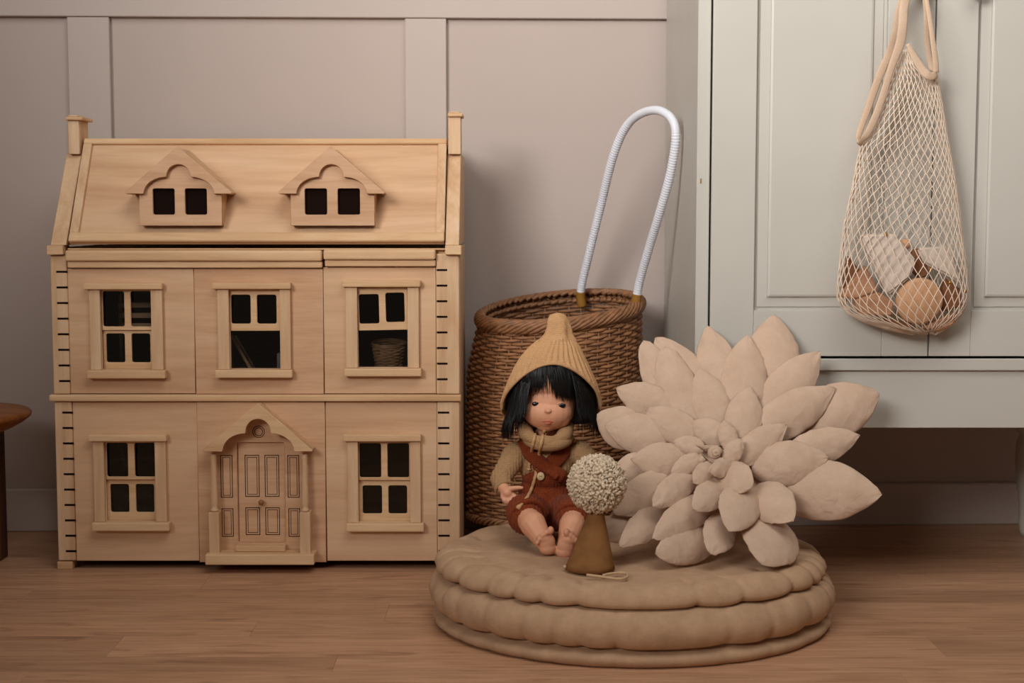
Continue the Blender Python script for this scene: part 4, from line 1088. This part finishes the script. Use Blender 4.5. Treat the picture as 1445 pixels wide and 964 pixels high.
# toys in the bag
def poly_prism(pts, Y, th, name, m, bev=.002, soft=False):
    q = [P(u, v, Y) for u, v in pts]; bm = bmesh.new()
    A = [bm.verts.new(p) for p in q]; B = [bm.verts.new(p+Vector((0, th, 0))) for p in q]; n = len(q)
    bm.faces.new(A); bm.faces.new(B[::-1])
    for i in range(n): bm.faces.new((A[i], B[i], B[(i+1) % n], A[(i+1) % n]))
    bmesh.ops.recalc_face_normals(bm, faces=bm.faces); bmesh.ops.bevel(bm, geom=list(bm.edges), offset=bev, segments=3, affect='EDGES')
    return obj(name, bm, m, None, False)
ty = bcy
tag(poly_prism([(1213, 331), (1262, 329), (1294, 368), (1285, 392), (1253, 417)], ty-.030, .012, 'cloth_pennant', 'felt', .004, True), 'cream cloth pennant pointing down in the left of the net bag', 'pennant')
tag(poly_prism([(1294, 350), (1338, 346), (1360, 402), (1334, 388), (1305, 372)], ty-.018, .012, 'cloth_pennant', 'felt', .004, True), 'cream cloth pennant at the right of the net bag above the brass bells', 'pennant')
bm = lathe(bmesh.new(), [(.001, -.007), (.036, -.007), (.0400, -.004), (.041, .002), (.038, .007), (.001, .007)], (0, 0, 0), 40, 'y')
mx = Matrix.Translation(P(1297, 425, ty-.016)) @ Matrix.Rotation(.12, 4, 'X')
for v in bm.verts: v.co = mx @ (v.co*.98)
tag(obj('wooden_disc', bm, 'disc', None, True), 'pale round wooden disc at the bottom front of the net bag', 'toy')
tag(poly_prism([(1183, 420), (1222, 374), (1240, 410), (1208, 422)], ty-.010, .016, 'wooden_block', 'block'), 'light brown wooden wedge at the left edge of the net bag', 'toy block')
tag(poly_prism([(1196, 360), (1216, 384), (1203, 402), (1189, 408)], ty+.010, .016, 'wooden_block', 'block2'), 'dark brown block high at the left of the net bag', 'toy block')
tag(poly_prism([(1206, 424), (1240, 412), (1262, 426), (1258, 446), (1214, 444)], ty-.018, .02, 'wooden_block', 'block'), 'brown wooden block just left of the pale disc in the net bag', 'toy block')
tag(poly_prism([(1288, 352), (1303, 350), (1312, 388), (1297, 394), (1285, 380)], ty-.0, .014, 'wooden_block', 'block2'), 'dark block between the two cream pennants in the net bag', 'toy block')
tag(poly_prism([(1334, 392), (1356, 408), (1358, 432), (1332, 440), (1330, 410)], ty-.005, .02, 'wooden_block', 'block2'), 'dark brown block right of the pale disc in the net bag', 'toy block')
tag(poly_prism([(1300, 462), (1352, 440), (1346, 458), (1322, 468)], ty-.010, .018, 'wooden_block', 'block'), 'wooden wedge at the very bottom right of the net bag', 'toy block')
tag(poly_prism([(1240, 449), (1288, 455), (1284, 464), (1250, 460)], ty-.004, .014, 'wooden_block', 'block2'), 'flat brown block at the bottom of the net bag under the disc', 'toy block')
bm = bmesh.new(); k_ = P(1277, 345, ty); sphere(bm, k_+Vector((0, 0, 0)), (.010, .010, .0095), 16, 12); sphere(bm, k_+Vector((0, 0, -.017)), (.0085, .0085, .011), 16, 12)
tag(obj('wooden_peg_figure', bm, 'disc', None, True), 'small pale turned wooden peg at the top of the toys in the net bag', 'toy')
for (u, v), t in (((1250, 331), 'brass bell on the top edge of the left cream pennant'), ((1313, 381), 'brass bell just above the pale disc'), ((1340, 399), 'brass bell on the right cream pennant, middle one'), ((1362, 411), 'brass bell at the right edge of the net bag')):
    bm = bmesh.new(); c_ = P(u, v, ty-.034 if u < 1355 else ty-.012); sphere(bm, c_, .0031, 12, 8); tube(bm, [c_+Vector((.0014*math.cos(i), 0, .0038+.0014*math.sin(i))) for i in range(6)], .0005, 5, True)
    tag(obj('brass_bell', bm, 'brass', None, True), t, 'bell', 'brass bells in the net bag')
# ------------------------------------------------------------------ stool at the left edge
sx0 = P(39, 582, 2.80); stl = thing('wooden_stool', 'low brown wooden stool cut off by the left edge of the picture', 'stool', (sx0.x-.17, 2.80, 0))
zt = ZZ(581, 2.80); bm = bmesh.new()
prf = [(.001, 0), (.15, 0), (.166, -.002), (.170, -.006), (.168, -.012), (.155, -.022), (.135, -.033), (.11, -.042), (.001, -.047)]
lathe(bm, [(r, zt+h) for r, h in prf][::-1], (sx0.x-.170, 2.80, 0), 48)
obj('seat', bm, 'brown_wood', stl, True)
for x, y in ((sx0.x-.075, 2.86), (sx0.x-.265, 2.86), (sx0.x-.075, 2.70), (sx0.x-.265, 2.70)):
    x -= .017 if y > 2.8 else .045
    bx('leg', 'dark_wood', stl, x-.02, x+.02, y-.02, y+.02, 0, zt-.0473, .003, 2)
